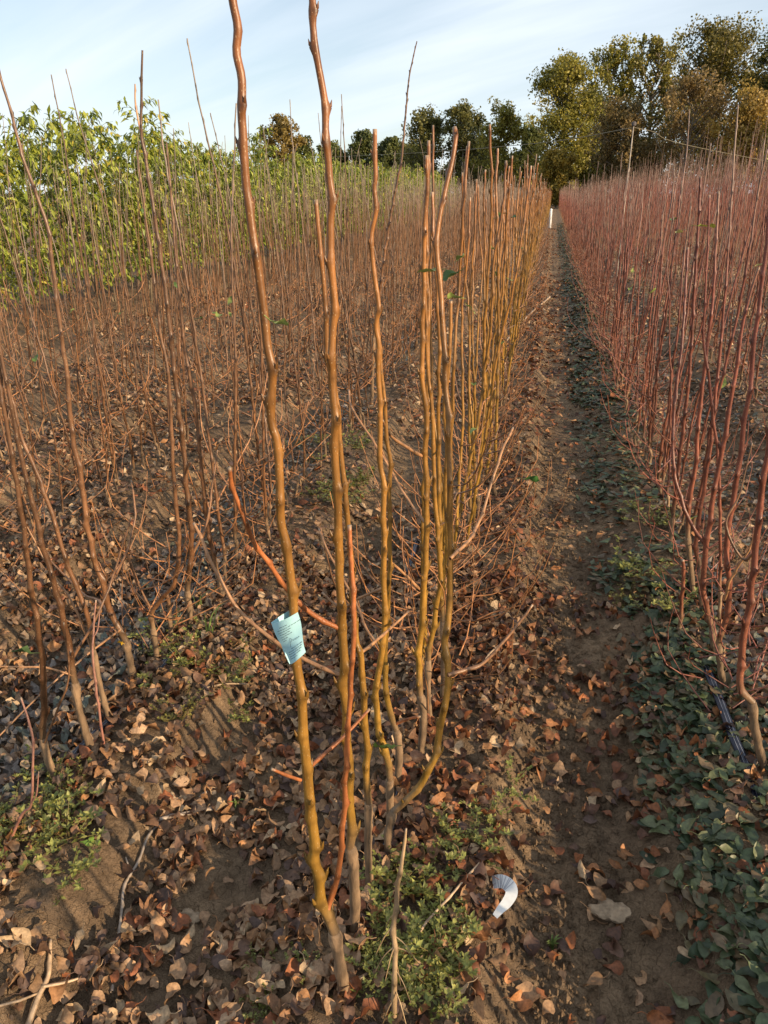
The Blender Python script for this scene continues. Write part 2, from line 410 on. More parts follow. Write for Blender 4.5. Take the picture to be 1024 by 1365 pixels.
traced([(463, 1322), (456, 1300), (446, 1242), (433, 1211), (425, 1180), (421, 1148), (418, 1109), (413, 1070), (409, 1031), (407, 1000), (405, 969), (400, 918), (395, 883), (391, 816), (387, 781), (382, 727), (375, 695), (373, 645), (368, 586), (362, 562), (363, 500), (356, 461), (354, 434), (345, 363), (336, 309), (329, 258), (327, 219), (326, 187), (322, 148), (322, 105), (315, 70), (317, 37), (311, 0), (306, -60), (303, -130)],
       1.03, (20, 15, 15), 'amber sapling with a forked foot that carries the pale blue paper tag', 2,
       shoots=[([(437, 1212), (440, 1203), (448, 1180), (454, 1141), (458, 1098), (461, 1039), (464, 984), (468, 906), (472, 848), (472, 809), (469, 760), (466, 700)], 1.03, 1.10, 8, 6, 'r'),
               ([(401, 1040), (384, 1034), (362, 1025)], 1.02, .98, 5, 4, 'r'),
               ([(409, 1026), (430, 1008), (460, 980), (493, 945)], 1.03, 1.16, 6, 4, 'r')],
       leaves=[(374, 432, 1.0, .028, YG)])
traced([(473, 1246), (473, 1187), (471, 1148), (466, 1129), (468, 1098), (466, 1039), (463, 985), (460, 945), (458, 883), (457, 828), (452, 773), (452, 719), (450, 672), (448, 641), (446, 586), (447, 559), (444, 520), (443, 445), (445, 410), (442, 355), (440, 297), (441, 270), (438, 211), (434, 176), (431, 133), (423, 78), (419, 51), (416, 23), (416, 0), (412, -60), (408, -130)],
       1.17, (17, 14, 12), 'amber sapling with a pale grafted foot and red cut shoots reaching toward the blue tag', 3,
       shoots=[([(453, 838), (425, 824), (399, 805), (380, 781), (356, 748), (337, 719), (313, 656), (306, 623)], 1.17, 1.02, 7, 6, 'r'),
               ([(454, 900), (403, 877), (364, 853), (321, 816), (290, 766), (270, 722), (258, 697)], 1.17, 1.25, 6, 4, 't')])
traced([(494, 1184), (491, 1148), (491, 1098), (492, 1070), (488, 1023), (489, 1004), (485, 937), (483, 898), (481, 871), (475, 855), (471, 800), (468, 750), (463, 687), (457, 629), (453, 586), (450, 545), (439, 484), (436, 453), (434, 422), (432, 383), (427, 328), (423, 289), (421, 266)],
       1.285, (13, 10, 8), 'slim amber sapling cut off lower than its tall neighbours', 3,
       shoots=[([(481, 870), (500, 855), (520, 838), (545, 815)], 1.29, 1.5, 5, 3, 't')])
traced([(517, 1140), (518, 1110), (524, 1082), (540, 1068), (563, 1043), (579, 1012), (583, 992), (591, 953), (597, 914), (597, 879), (593, 855), (597, 828), (600, 789), (600, 734), (600, 664), (599, 617), (598, 559), (595, 523), (591, 450), (589, 406), (583, 336), (586, 289), (593, 254), (602, 219), (607, 187), (606, 170)],
       1.385, (13, 11, 8), 'amber sapling whose foot bends sharply sideways toward the path before rising', 2, Ytop=1.7,
       shoots=[([(597, 900), (620, 893), (641, 887), (665, 862), (688, 836), (710, 806)], 1.48, 1.62, 6, 3, 'b'),
               ([(600, 745), (625, 720), (641, 690), (665, 613), (684, 570)], 1.5, 1.9, 5, 3, 't')])
traced([(519, 1112), (520, 1078), (520, 1039), (515, 1000), (505, 977), (503, 937), (501, 918), (505, 895), (511, 859), (513, 820), (512, 773), (512, 734), (512, 672), (511, 641), (507, 617), (507, 559), (505, 500), (506, 461), (501, 434), (504, 406), (499, 367), (495, 316), (501, 281), (499, 250), (501, 234), (500, 172)],
       1.455, (12, 9.5, 8), 'straight amber sapling with a single green leaf at its graft', 2,
       shoots=[([(510, 870), (490, 840), (473, 800), (440, 740), (425, 705)], 1.46, 1.7, 4, 2.5, 't')],
       leaves=[(512, 998, 1.43, .06, (.13, .19, .035))])
traced([(530, 1052), (532, 1000), (528, 973), (522, 953), (515, 922), (513, 879), (516, 830), (518, 789), (520, 719), (519, 656), (520, 617), (516, 586), (513, 539), (509, 500), (505, 449), (503, 415)],
       1.62, (12, 8, 6), 'short amber sapling leaning against its straight neighbour', 2,
       shoots=[([(528, 965), (545, 958), (560, 955)], 1.62, 1.6, 4, 3, 'r'), ([(518, 780), (480, 797), (455, 810), (430, 790)], 1.62, 1.7, 4, 3, 't')])
traced([(560, 1010), (565, 953), (560, 926), (559, 879), (563, 828), (565, 785), (568, 734), (569, 676), (569, 644), (567, 609), (569, 559), (564, 516), (563, 500), (563, 445), (565, 394), (566, 348), (566, 301), (570, 250), (569, 207)],
       1.75, (12, 9.5, 7), 'amber sapling with a pale leaf halfway and a thick grey foot', 2,
       shoots=[([(569, 700), (540, 660), (505, 600), (470, 545), (465, 520)], 1.76, 2.1, 4, 2.5, 't'), ([(565, 790), (530, 757), (515, 745)], 1.76, 1.6, 4, 3, 't'), ([(567, 610), (545, 598), (520, 580), (510, 560)], 1.76, 1.6, 5, 3, 't')],
       leaves=[(570, 362, 1.72, .05, YG)])
traced([(574, 968), (571, 930), (571, 880), (580, 820), (587, 780), (586, 742), (581, 680), (578, 617), (577, 559), (571, 504), (568, 430), (567, 352)],
       1.93, (10, 8, 5), 'thin amber sapling growing close behind the grey-footed one', 2)
traced([(590, 938), (592, 890), (591, 828), (588, 789), (591, 762), (596, 720), (594, 650), (596, 600), (594, 560), (593, 530), (599, 484), (601, 400)],
       2.03, (10, 8, 6), 'sapling with a grey weathered upper stem and a few green leaves at its tip', 2, tipc=np.array([.34, .27, .20]),
       leaves=[(606, 398, 2.0, .05, YG), (600, 368, 2.0, .055, (.06, .11, .03)), (614, 343, 2.05, .04, YG)])

LG = 'thin brown saplings in the first brown row'
traced([(78, 1049), (63, 1007), (57, 984), (59, 940), (56, 881), (48, 822), (41, 779), (34, 725), (23, 649), (13, 591), (6, 547), (-4, 500), (-25, 390), (-50, 250), (-70, 100)], 1.46, (13, 9, 4), 'brown sapling with a swollen graft standing in green weeds', 2, 'brown', group=LG, h=2.1, cut=False,
       shoots=[([(60, 990), (75, 950), (92, 900), (85, 830)], 1.45, 1.42, 3, 2, 'b')], leaves=[(30, 868, 1.4, .05, (.06, .10, .03))])
traced([(126, 1005), (108, 954), (100, 910), (91, 858), (82, 817), (72, 776), (57, 729), (47, 684), (35, 637), (23, 582), (15, 538), (3, 482), (-15, 380), (-35, 250), (-52, 120)], 1.585, (13, 9, 4), 'brown sapling rising beside the dark drip hose, long bare pale foot', 2, 'brown', group=LG, h=2.1, cut=False,
       shoots=[([(98, 900), (60, 890), (20, 889), (-10, 888)], 1.58, 1.5, 3, 2, 't'), ([(96, 880), (130, 820), (150, 770), (175, 690)], 1.6, 1.8, 4, 2, 'b')])
traced([(151, 964), (135, 922), (124, 866), (117, 822), (100, 779), (85, 738), (73, 696), (50, 632), (32, 591), (20, 547), (6, 497), (-12, 410), (-30, 300), (-40, 180)], 1.725, (10, 7, 3), 'slender brown sapling with a bent foot beside the drip hose', 2, 'brown', group=LG, h=2.1, cut=False,
       shoots=[([(124, 870), (95, 800), (70, 765), (30, 690)], 1.72, 1.8, 3, 2, 't')])
e = traced([(180, 914), (168, 855), (149, 820), (138, 781), (127, 749), (117, 705), (108, 637), (97, 585), (92, 532), (88, 488), (82, 450), (70, 350), (63, 300), (45, 250), (29, 204), (15, 150), (0, 99), (-6, 70)], 1.915, (12, 8, 4), 'tall brown sapling with a yellow leaf at its foot, leaning away from the path', 1, 'brown', group=LG, h=2.2, cut=False,
       shoots=[([(149, 820), (130, 800), (110, 790), (60, 740)], 1.9, 2.1, 4, 2, 'b'), ([(140, 790), (165, 745), (180, 690), (175, 640)], 1.92, 2.1, 4, 2, 'b'), ([(160, 840), (120, 870), (60, 920), (-5, 985)], 1.9, 1.5, 3, 2, 't')])
attach_leaf(e, at(160, 857, 1.88) - np.array(e.location), rng, .03, (.75, .42, .02), name='yellow_leaf')
traced([(211, 889), (204, 837), (203, 815), (218, 795), (234, 773), (239, 720), (237, 700), (231, 626), (227, 538), (224, 494), (215, 450), (205, 370), (193, 280), (182, 200)], 2.02, (9, 7, 3), 'brown sapling forked low where its stump was cut', 1, 'brown', group=LG, h=2.1, cut=False,
       shoots=[([(203, 815), (185, 780), (175, 755), (168, 735)], 2.02, 2.0, 3, 2, 'b')])
traced([(230, 866), (226, 820), (225, 800), (222, 790)], 2.14, (8, 7), 'short brown cut stump between taller brown saplings', 1, 'brown', group=LG)
traced([(255, 842), (250, 787), (255, 720), (249, 649), (243, 582), (234, 509), (228, 450), (217, 360), (205, 280), (193, 206), (188, 170), (189, 109), (190, 67)], 2.26, (10, 8, 3.5), 'tallest straight brown sapling topping the leafy green row behind it', 1, 'brown', group=LG, h=2.2, cut=False,
       shoots=[([(254, 745), (275, 700), (283, 650), (290, 600)], 2.26, 2.4, 4, 2, 'b'), ([(205, 280), (190, 190), (181, 140), (180, 112)], 2.26, 2.3, 3, 2, 't')])
traced([(300, 800), (290, 765), (277, 699), (269, 626), (261, 547), (249, 479), (245, 450), (236, 360), (228, 260), (222, 190)], 2.5, (9, 6.5, 3), 'brown sapling with a reddish foot beside the grass tuft', 1, 'brown', group=LG, h=2.1, cut=False)

bx, by, _ = proj((-1.24, 5.6, 0.0))
traced([(bx, by), (bx + 3, by - 90), (514, 330), (527, 255), (535, 215), (541, 150), (546, 100), (556, 55)], 5.6, (6, 4, 2), 'very tall thin brown whip with a bent tip standing out against the sky', 1, 'brown', group=LG, h=2.6, cut=False)
RG = 'red saplings in the first row across the path'
PT = np.array([.22, .15, .115])
traced([(1019, 1040), (1012, 997), (1006, 969), (1003, 936), (989, 918), (986, 896), (990, 859), (997, 815), (1002, 780), (1010, 708), (1016, 655), (1022, 611), (1030, 560), (1045, 450), (1060, 330), (1075, 220)], 1.88, (15, 12, 9), 'thick red sapling with a kinked pale foot beside the blue-black hose', 3, 'red', group=RG,
       shoots=[([(1008, 735), (990, 745), (968, 700), (985, 660), (1003, 590)], 1.9, 2.0, 4, 2, 'b')])
traced([(968, 930), (961, 892), (957, 859), (967, 824), (974, 782), (969, 751), (969, 722), (978, 664), (985, 620), (992, 561), (1000, 517), (1005, 459), (1013, 400), (1022, 320), (1030, 240), (1034, 200)], 2.25, (11, 9.5, 6), 'red sapling with an S-shaped pale foot next to the hose', 2, 'red', group=RG,
       shoots=[([(966, 800), (975, 770), (1000, 730), (1010, 690)], 2.25, 2.2, 4, 2, 't')])
traced([(955, 882), (950, 839), (941, 808), (937, 781), (941, 731), (945, 702), (953, 649), (963, 599), (972, 546), (979, 508), (986, 459), (992, 423), (1002, 385), (1012, 356)], 2.45, (11, 9, 4), 'red sapling ending in a pale leafy tip', 1, 'red', group=RG, tipc=np.array([.38, .30, .2]),
       leaves=[(1013, 354, 2.45, .04, (.28, .26, .12))], shoots=[([(941, 727), (919, 693), (901, 640), (897, 590), (900, 532), (909, 459), (913, 400), (917, 330)], 2.46, 2.7, 5, 3, 'a')])
traced([(907, 856), (906, 835), (909, 804), (911, 760), (910, 746)], 2.58, (8, 6), 'short cut red stub at the edge of the green fallen leaves', 1, 'red', group=RG)
traced([(938, 812), (934, 760), (928, 731), (934, 678), (941, 634), (948, 587), (953, 538), (960, 467), (966, 400), (973, 300), (979, 205), (984, 140)], 2.8, (9, 6, 2.5), 'tall red sapling standing in a tight clump of red stems', 1, 'red', group=RG, tipc=PT, cut=False)
traced([(928, 795), (917, 716), (919, 669), (928, 617), (931, 564), (937, 517), (941, 473), (947, 429), (950, 400), (955, 320), (958, 255)], 2.92, (9, 7, 4), 'straight red sapling packed into the tight clump of stems', 1, 'red', group=RG, tipc=PT,
       leaves=[(925, 690, 2.9, .04, YG)])
traced([(962, 830), (960, 790), (960, 693), (957, 611), (950, 552), (945, 502), (938, 459), (940, 400), (944, 320), (946, 260)], 2.7, (6, 5, 3), 'thin dark red sapling that crosses in front of the clump', 1, 'red', group=RG)
traced([(893, 730), (897, 690), (906, 611), (913, 552), (919, 502), (925, 400), (931, 300), (934, 235)], 3.35, (8, 6, 4), 'slim red sapling with yellowing leaves near its top', 1, 'red', group=RG, leaves=[(942, 302, 3.3, .07, (.30, .30, .05)), (905, 310, 3.4, .05, (.4, .35, .12))])

# ---- the other saplings: prototypes, then copies
def proto(kind, seed, H, dia, hi_res=True):
    rr = np.random.default_rng(seed)
    lo, hi = {'amber': (AMBER_LO, AMBER_HI), 'red': (RED_LO, RED_HI), 'brown': (BROWN_LO, BROWN_HI)}[kind]
    tip = {'amber': None, 'red': PT, 'brown': np.array([.22, .17, .13])}[kind]
    n = 9; t = np.linspace(0, 1, n)
    lean = rr.normal(0, .035 if kind != 'brown' else .06, 2) * H
    wob = np.cumsum(rr.normal(0, .010, (n, 2)), axis=0)
    P = np.column_stack([lean[0] * t + wob[:, 0], lean[1] * t + wob[:, 1], H * t]); P[0] = [0, 0, -.04]
    r = dia * .5 * (1.15 - (.55 if kind == 'amber' else .78) * t)
    nr = 1 if H < 1.2 else 1
    zr = rr.uniform(.10, .17)
    Pr = np.array([[rr.normal(0, .012), rr.normal(0, .012), -.04], [rr.normal(0, .01), rr.normal(0, .01), zr * .5], catmull(P, 60)[int(60 * zr / H)]])
    k = catmull(np.column_stack([P, r]), 60)[int(60 * zr / H):]
    k = k[::8] if (len(k) - 1) % 8 == 0 else np.vstack([k[::8], k[-1:]])
    st = stem_mesh('stem', k[:, :3], k[:, 3], rr, lo, hi, sides=7 if hi_res else 5, res=.014 if hi_res else .035, h=H, tip=tip, cut=(kind == 'amber'), spacing=.06, amp=.9 if hi_res else 1.3, budsz=1.0 if hi_res else 0, fade=.08)
    ro = root_mesh('rootstock', Pr, np.full(3, dia * .68), rr, 7)
    shoots = []
    for q in range(rr.integers(1, 5) if kind != 'red' else rr.integers(1, 4)):
        z0 = rr.uniform(.12, .6); a = rr.uniform(0, 6.28); L = rr.uniform(.12, .42)
        b = catmull(P, 60)[int(60 * z0 / H)]
        d = np.array([math.cos(a), math.sin(a), 0])
        S = np.array([b, b + d * L * .45 + [0, 0, L * .22], b + d * L * .8 + [0, 0, L * .6], b + d * L * .95 + [0, 0, L * 1.1]])
        S[1:] += rr.normal(0, .012, (3, 3))
        c = [np.array([.34, .15, .06]), np.array([.20, .10, .05])][rr.integers(0, 2)] if kind != 'red' else lo
        shoots.append(stem_mesh('side_shoot', S, np.array([.0032, .0028, .0022, .0014]), rr, c, c, sides=5, res=.02, h=H, cut=False, spacing=.05, amp=.8, budsz=.8))
    return dict(stem=st, root=ro, shoots=shoots, H=H)
PROT = {}
for kind, Hs, d0 in (('amber', (1.45, 1.74), .0128), ('red', (1.45, 1.85), .0135), ('brown', (1.4, 1.98), .0105)):
    PROT[kind] = [proto(kind, 100 + 17 * q + len(kind), rng.uniform(*Hs), d0 * rng.uniform(.8, 1.2)) for q in range(12)]
def joined(p):
    """stem, rootstock and shoots of a prototype as one mesh for copies too small to show their parts"""
    import bmesh
    bm = bmesh.new(); me = bpy.data.meshes.new('sapling')
    for m in [p['stem'], p['root']] + p['shoots']: bm.from_mesh(m)
    bm.to_mesh(me); bm.free(); me.materials.append(M_BARK)
    for poly in me.polygons: poly.material_index = 0; poly.use_smooth = True
    return me
PLAIN = {}
for kind, Hs, d0 in (('amber', (1.45, 1.74), .0120), ('red', (1.45, 1.85), .0125), ('brown', (1.4, 1.98), .0085)):
    PLAIN[kind] = [joined(proto(kind, 500 + 13 * q + len(kind), rng.uniform(*Hs), d0 * rng.uniform(.8, 1.2), False)) for q in range(12)]
def place(kind, x, y, label, group, detailed, name, sc=1.0):
    rz = rng.uniform(0, 6.28); s = sc * rng.uniform(.93, 1.07)
    if detailed:
        p = PROT[kind][rng.integers(0, 12)]
        e = link(name, None)
        link('rootstock', p['root'], e); link('stem', p['stem'], e)
        for m in p['shoots']: link('side_shoot', m, e)
        if rng.random() < .25:
            attach_leaf(e, np.array([rng.normal(0, .01), rng.normal(0, .01), rng.uniform(.6, 1.4)]), rng, .05, YG if rng.random() < .6 else (.07, .12, .03))
    else:
        e = link(name, PLAIN[kind][rng.integers(0, 12)])
    e.location = (x, y, gh1(x, y)); e.rotation_euler = (rng.normal(0, .02), rng.normal(0, .02), rz); e.scale = (s, s, s * rng.uniform(.94, 1.06))
    return tag(e, label, 'sapling', group)
FAR = {'amber': [], 'red': [], 'brown': []}
_o1 = 'first second third fourth fifth sixth seventh eighth ninth tenth eleventh twelfth thirteenth fourteenth fifteenth sixteenth seventeenth eighteenth nineteenth'.split()
_t = ['twent', 'thirt', 'fort']
def ordinal(k):
    if k < 20: return _o1[k - 1]
    return _t[k // 10 - 2] + ('ieth' if k % 10 == 0 else 'y-' + _o1[k % 10 - 1])
def in_view(x, y, z=1.0):
    px, py, d = proj((x, y, z)); return d > .3 and -40 < px < 1064
# amber row
y = 2.12; k = 0
while y < 125:
    x = ROW0 + rng.normal(0, .025)
    if k < 230: place('amber', x, y, ('%s amber sapling beyond the grey-tipped one along the wheel path' % ordinal(k + 1)) if k < 49 else 'amber-barked sapling far along the row beside the wheel path', AG, y < 7, 'pear_sapling')
    else: FAR['amber'].append((x, y, 1.0))
    k += 1; y += rng.uniform(.10, .20) if y < 40 else rng.uniform(.12, .3)
# red rows
cand = []
for j in range(0, 15):
    X = ROW0 + ROWS * (j + 1); y = 3.4 if j == 0 else -5.0
    while y < 120:
        x = X + rng.normal(0, .03); yy = y
        if j == 0 or in_view(x, yy) or (yy < 9 and j < 7): cand.append((x, yy, j))
        y += (rng.uniform(.09, .19) if j == 0 else rng.uniform(.12, .26)) * (1 if y < 40 else 1.8)
for y in np.arange(-5, 1.7, .15): cand.append((ROW0 + ROWS + rng.normal(0, .03), y, 0))
vis = sorted([c for c in cand if in_view(c[0], c[1], .9)], key=lambda c: c[1] + (0 if c[2] == 0 else 2 + 2.5 * c[2]))
near = set(vis[:285]); nth = {}
for c in cand:
    if c in near:
        nth[c[2]] = nth.get(c[2], 0) + 1
        place('red', c[0], c[1], ('red-barked sapling farther along the first row across the wheel path' if nth[0] > 49 else '%s red sapling along the first row beyond the slim one with yellowing leaves' % ordinal(nth[0])) if c[2] == 0 else 'red-barked sapling in the %s red row across the wheel path' % ordinal(c[2] + 1),
              RG if c[2] == 0 else 'red saplings in the farther rows', c[1] < 7 and c[2] < 2, 'red_sapling', (1 + (.3 * rng.random() ** 3 if c[2] > 1 else 0)) * min(1.36, 1.0 + .12 * max(0, c[2] - 1)))
    else: FAR['red'].append((c[0], c[1], (1 + (.3 * rng.random() ** 3 if c[2] > 1 else 0)) * min(1.36, 1.0 + .12 * max(0, c[2] - 1))))
# brown rows
cand = []
for j in range(0, 5):
    X = ROW0 - ROWS * (j + 1); y = 2.65 if j == 0 else 2.0
    while y < 95:
        x = X + rng.normal(0, .04)
        if in_view(x, y) or in_view(x, y, .1): cand.append((x, y, j))
        y += rng.uniform(.06, .20) * (.85 if j > 0 else 1.0) * (1 if y < 30 else 1.5)
vis = sorted(cand, key=lambda c: c[1] + 1.2 * c[2]); near = set(vis[:285]); nth = {}
for c in cand:
    if c in near:
        nth[c[2]] = nth.get(c[2], 0) + 1
        place('brown', c[0], c[1], ('thin brown sapling far along the first row beside the amber one' if nth[0] > 40 else '%s thin brown sapling beyond the reddish-footed one by the grass tuft' % ordinal(nth[0])) if c[2] == 0 else 'thin brown sapling in the %s brown row, counted from the amber row' % ordinal(c[2] + 1),
              LG if c[2] == 0 else 'brown saplings in the farther rows', c[1] < 6 and c[2] < 3, 'brown_sapling')
    else: FAR['brown'].append((c[0], c[1], 1.0))
def far_mesh(kind, pts):
    lo, hi = {'amber': (AMBER_LO, AMBER_HI), 'red': (RED_LO, RED_HI), 'brown': (BROWN_LO, BROWN_HI)}[kind]
    tip = {'amber': AMBER_HI, 'red': PT, 'brown': np.array([.22, .17, .13])}[kind]
    Hr = {'amber': (1.45, 1.74), 'red': (1.5, 2.0), 'brown': (1.4, 2.0)}[kind]
    pts = np.array(pts); n = len(pts); S, K = 4, 6
    t = np.linspace(0, 1, K)
    H = rng.uniform(*Hr, n) * pts[:, 2]; lean = rng.normal(0, .04, (n, 2)) * H[:, None]
    wob = np.cumsum(rng.normal(0, .012, (n, K, 2)), axis=1)
    x = pts[:, 0, None] + lean[:, 0, None] * t + wob[..., 0]; yv = pts[:, 1, None] + lean[:, 1, None] * t + wob[..., 1]
    z = gh(pts[:, 0], pts[:, 1])[:, None] - .03 + H[:, None] * t
    r = (rng.uniform(.0045, .0075, n)[:, None]) * (1.2 - .8 * t)
    th = np.arange(S) * 2 * np.pi / S
    V = np.stack([x[..., None] + r[..., None] * np.cos(th), yv[..., None] + r[..., None] * np.sin(th), np.broadcast_to(z[..., None], (n, K, S))], -1).reshape(-1, 3)
    i = (np.arange(K - 1)[:, None] * S + np.arange(S)[None]); j = (np.arange(K - 1)[:, None] * S + (np.arange(S)[None] + 1) % S)
    f = np.stack([i, j, j + S, i + S], -1).reshape(-1, 4)
    F = (f[None] + (np.arange(n) * K * S)[:, None, None]).reshape(-1, 4)
    k2 = np.clip((t - .7) / .3, 0, 1)[:, None]
    c = (lo * (1 - t[:, None]) + hi * t[:, None]) * (1 - k2) + tip * k2; c[0] = ROOT_C
    C = (c[None] * rng.uniform(.7, 1.3, n)[:, None, None])
    C = np.repeat(C.reshape(-1, 3), S, axis=0)
    return make_mesh('distant_saplings', V, F, M_BARK, C)
for kind, lab in (('amber', 'far end of the amber sapling row merging into one brown wall'), ('red', 'mass of red sapling stems in the distant rows'), ('brown', 'haze of thin brown sapling stems in the distant rows')):
    tag(link('distant_%s_saplings' % kind, far_mesh(kind, FAR[kind])), lab, 'saplings', kind='stuff')
# fine twiggy side growth at the feet of all rows: many thin shoots
mbt = MB()
for q in range(1900):
    j = int(rng.choice([-4, -3, -2, -1, 0, 1, 2, 3], p=[.07, .1, .13, .16, .2, .18, .1, .06])); yy = 2.0 + 22 * rng.random() ** 1.7
    x = ROW0 + ROWS * j + rng.normal(0, .06)
    if not in_view(x, yy, .3): continue
    a = rng.uniform(0, 6.28); L = rng.uniform(.12, .4); b0 = np.array([x, yy, gh1(x, yy) + rng.uniform(.0, .35)])
    d = np.array([math.cos(a), math.sin(a), 0])
    S = np.array([b0, b0 + d * L * .4 + [0, 0, L * .2], b0 + d * L * .75 + [0, 0, L * .55], b0 + d * L * .85 + [0, 0, L]]) + rng.normal(0, .012, (4, 3))
    V, F = tube(catmull(S, 6), np.linspace(.0026, .001, 6), 4, False)
    c = (np.array([.34, .15, .06]) if j < 1 else np.array([.26, .09, .06])) * rng.uniform(.6, 1.3); mbt.add(V, F, c)
tag(link('twig_growth', mbt.mesh('twig_growth', M_BARK)), 'tangle of thin side twigs low along the sapling rows', 'twigs', kind='stuff')

# ------------------------------------------------------------------ leafy green row
def leafy_proto(seed):
    rr = np.random.default_rng(seed); H = rr.uniform(1.95, 2.35)
    mt = MB(); t = np.linspace(0, 1, 14)
    P = np.column_stack([np.cumsum(rr.normal(0, .008, 14)), np.cumsum(rr.normal(0, .008, 14)), H * t - .03])
    V, F = tube(P, .013 * (1.15 - t), 6); mt.add(V, F, (.16, .12, .075))
    n = 620; pos = []; yaw = []
    for b in range(46):
        z = H * (.12 + .86 * rr.random() ** .75); a = rr.uniform(0, 6.28); L = (.16 + .30 * rr.random()) * (1.15 - .5 * z / H)
        S = np.array([[0, 0, z], [math.cos(a) * L * .6, math.sin(a) * L * .6, z + L * .45], [math.cos(a) * L, math.sin(a) * L, z + L * .55]])
        Q = catmull(S, 7); V, F = tube(Q, np.linspace(.004, .0015, 7), 4, False); mt.add(V, F, (.14, .16, .06))
        for m in range(rr.integers(11, 17)):
            pos.append(Q[rr.integers(2, 7)] + rr.normal(0, .022, 3)); yaw.append(a + rr.normal(0, .9))
    pos = np.array(pos); yaw = np.array(yaw); n = len(pos)
    L = rr.uniform(.07, .125, n); g = rr.random(n)[:, None]
    C = np.array([.15, .20, .025]) * (1 - g) + np.array([.29, .31, .045]) * g
    C = C * rr.uniform(.55, 1.25, n)[:, None]
    yel = rr.random(n) < .05; C[yel] = np.array([.36, .30, .04])
    pos = pos + np.column_stack([np.cos(yaw), np.sin(yaw), np.zeros(n)]) * (L * .35)[:, None]
    pos[:, 2] -= L * .25
    V, F, Cc = leaf_batch(pos, L, L * .36, yaw, rr.normal(0, .5, n), rr.uniform(.2, 1.25, n), rr.uniform(.1, .5, n), rr.uniform(-.25, .02, n), rr.uniform(-1, 1, n), C, fine=False)
    mc = MB(); mc.add(V, F, Cc)
    return mt.mesh('trunk', M_BARK), mc.mesh('crown', M_GREEN)
LEAFY = [leafy_proto(900 + q) for q in range(6)]
for j, X in enumerate((-5.75, -6.6, -7.5)):
    y = 3.5 + .3 * j
    while y < 48:
        x = X + rng.normal(0, .06)
        if in_view(x, y, 1.5) or in_view(x + .4, y, 1.5):
            t_, c_ = LEAFY[rng.integers(0, 6)]
            e = link('leafy_sapling', None); link('trunk', t_, e); link('crown', c_, e)
            s = rng.uniform(.90, 1.16)
            e.location = (x, y, gh1(x, y)); e.rotation_euler = (rng.normal(0, .03), rng.normal(0, .03), rng.uniform(0, 6.28)); e.scale = (s, s, s)
            tag(e, 'leafy green sapling in the %s hedge-like row behind the brown saplings' % ordinal(j + 1), 'leafy sapling', 'leafy green saplings')
        y += rng.uniform(.38, .6) * (1 if y < 25 else 1.3)

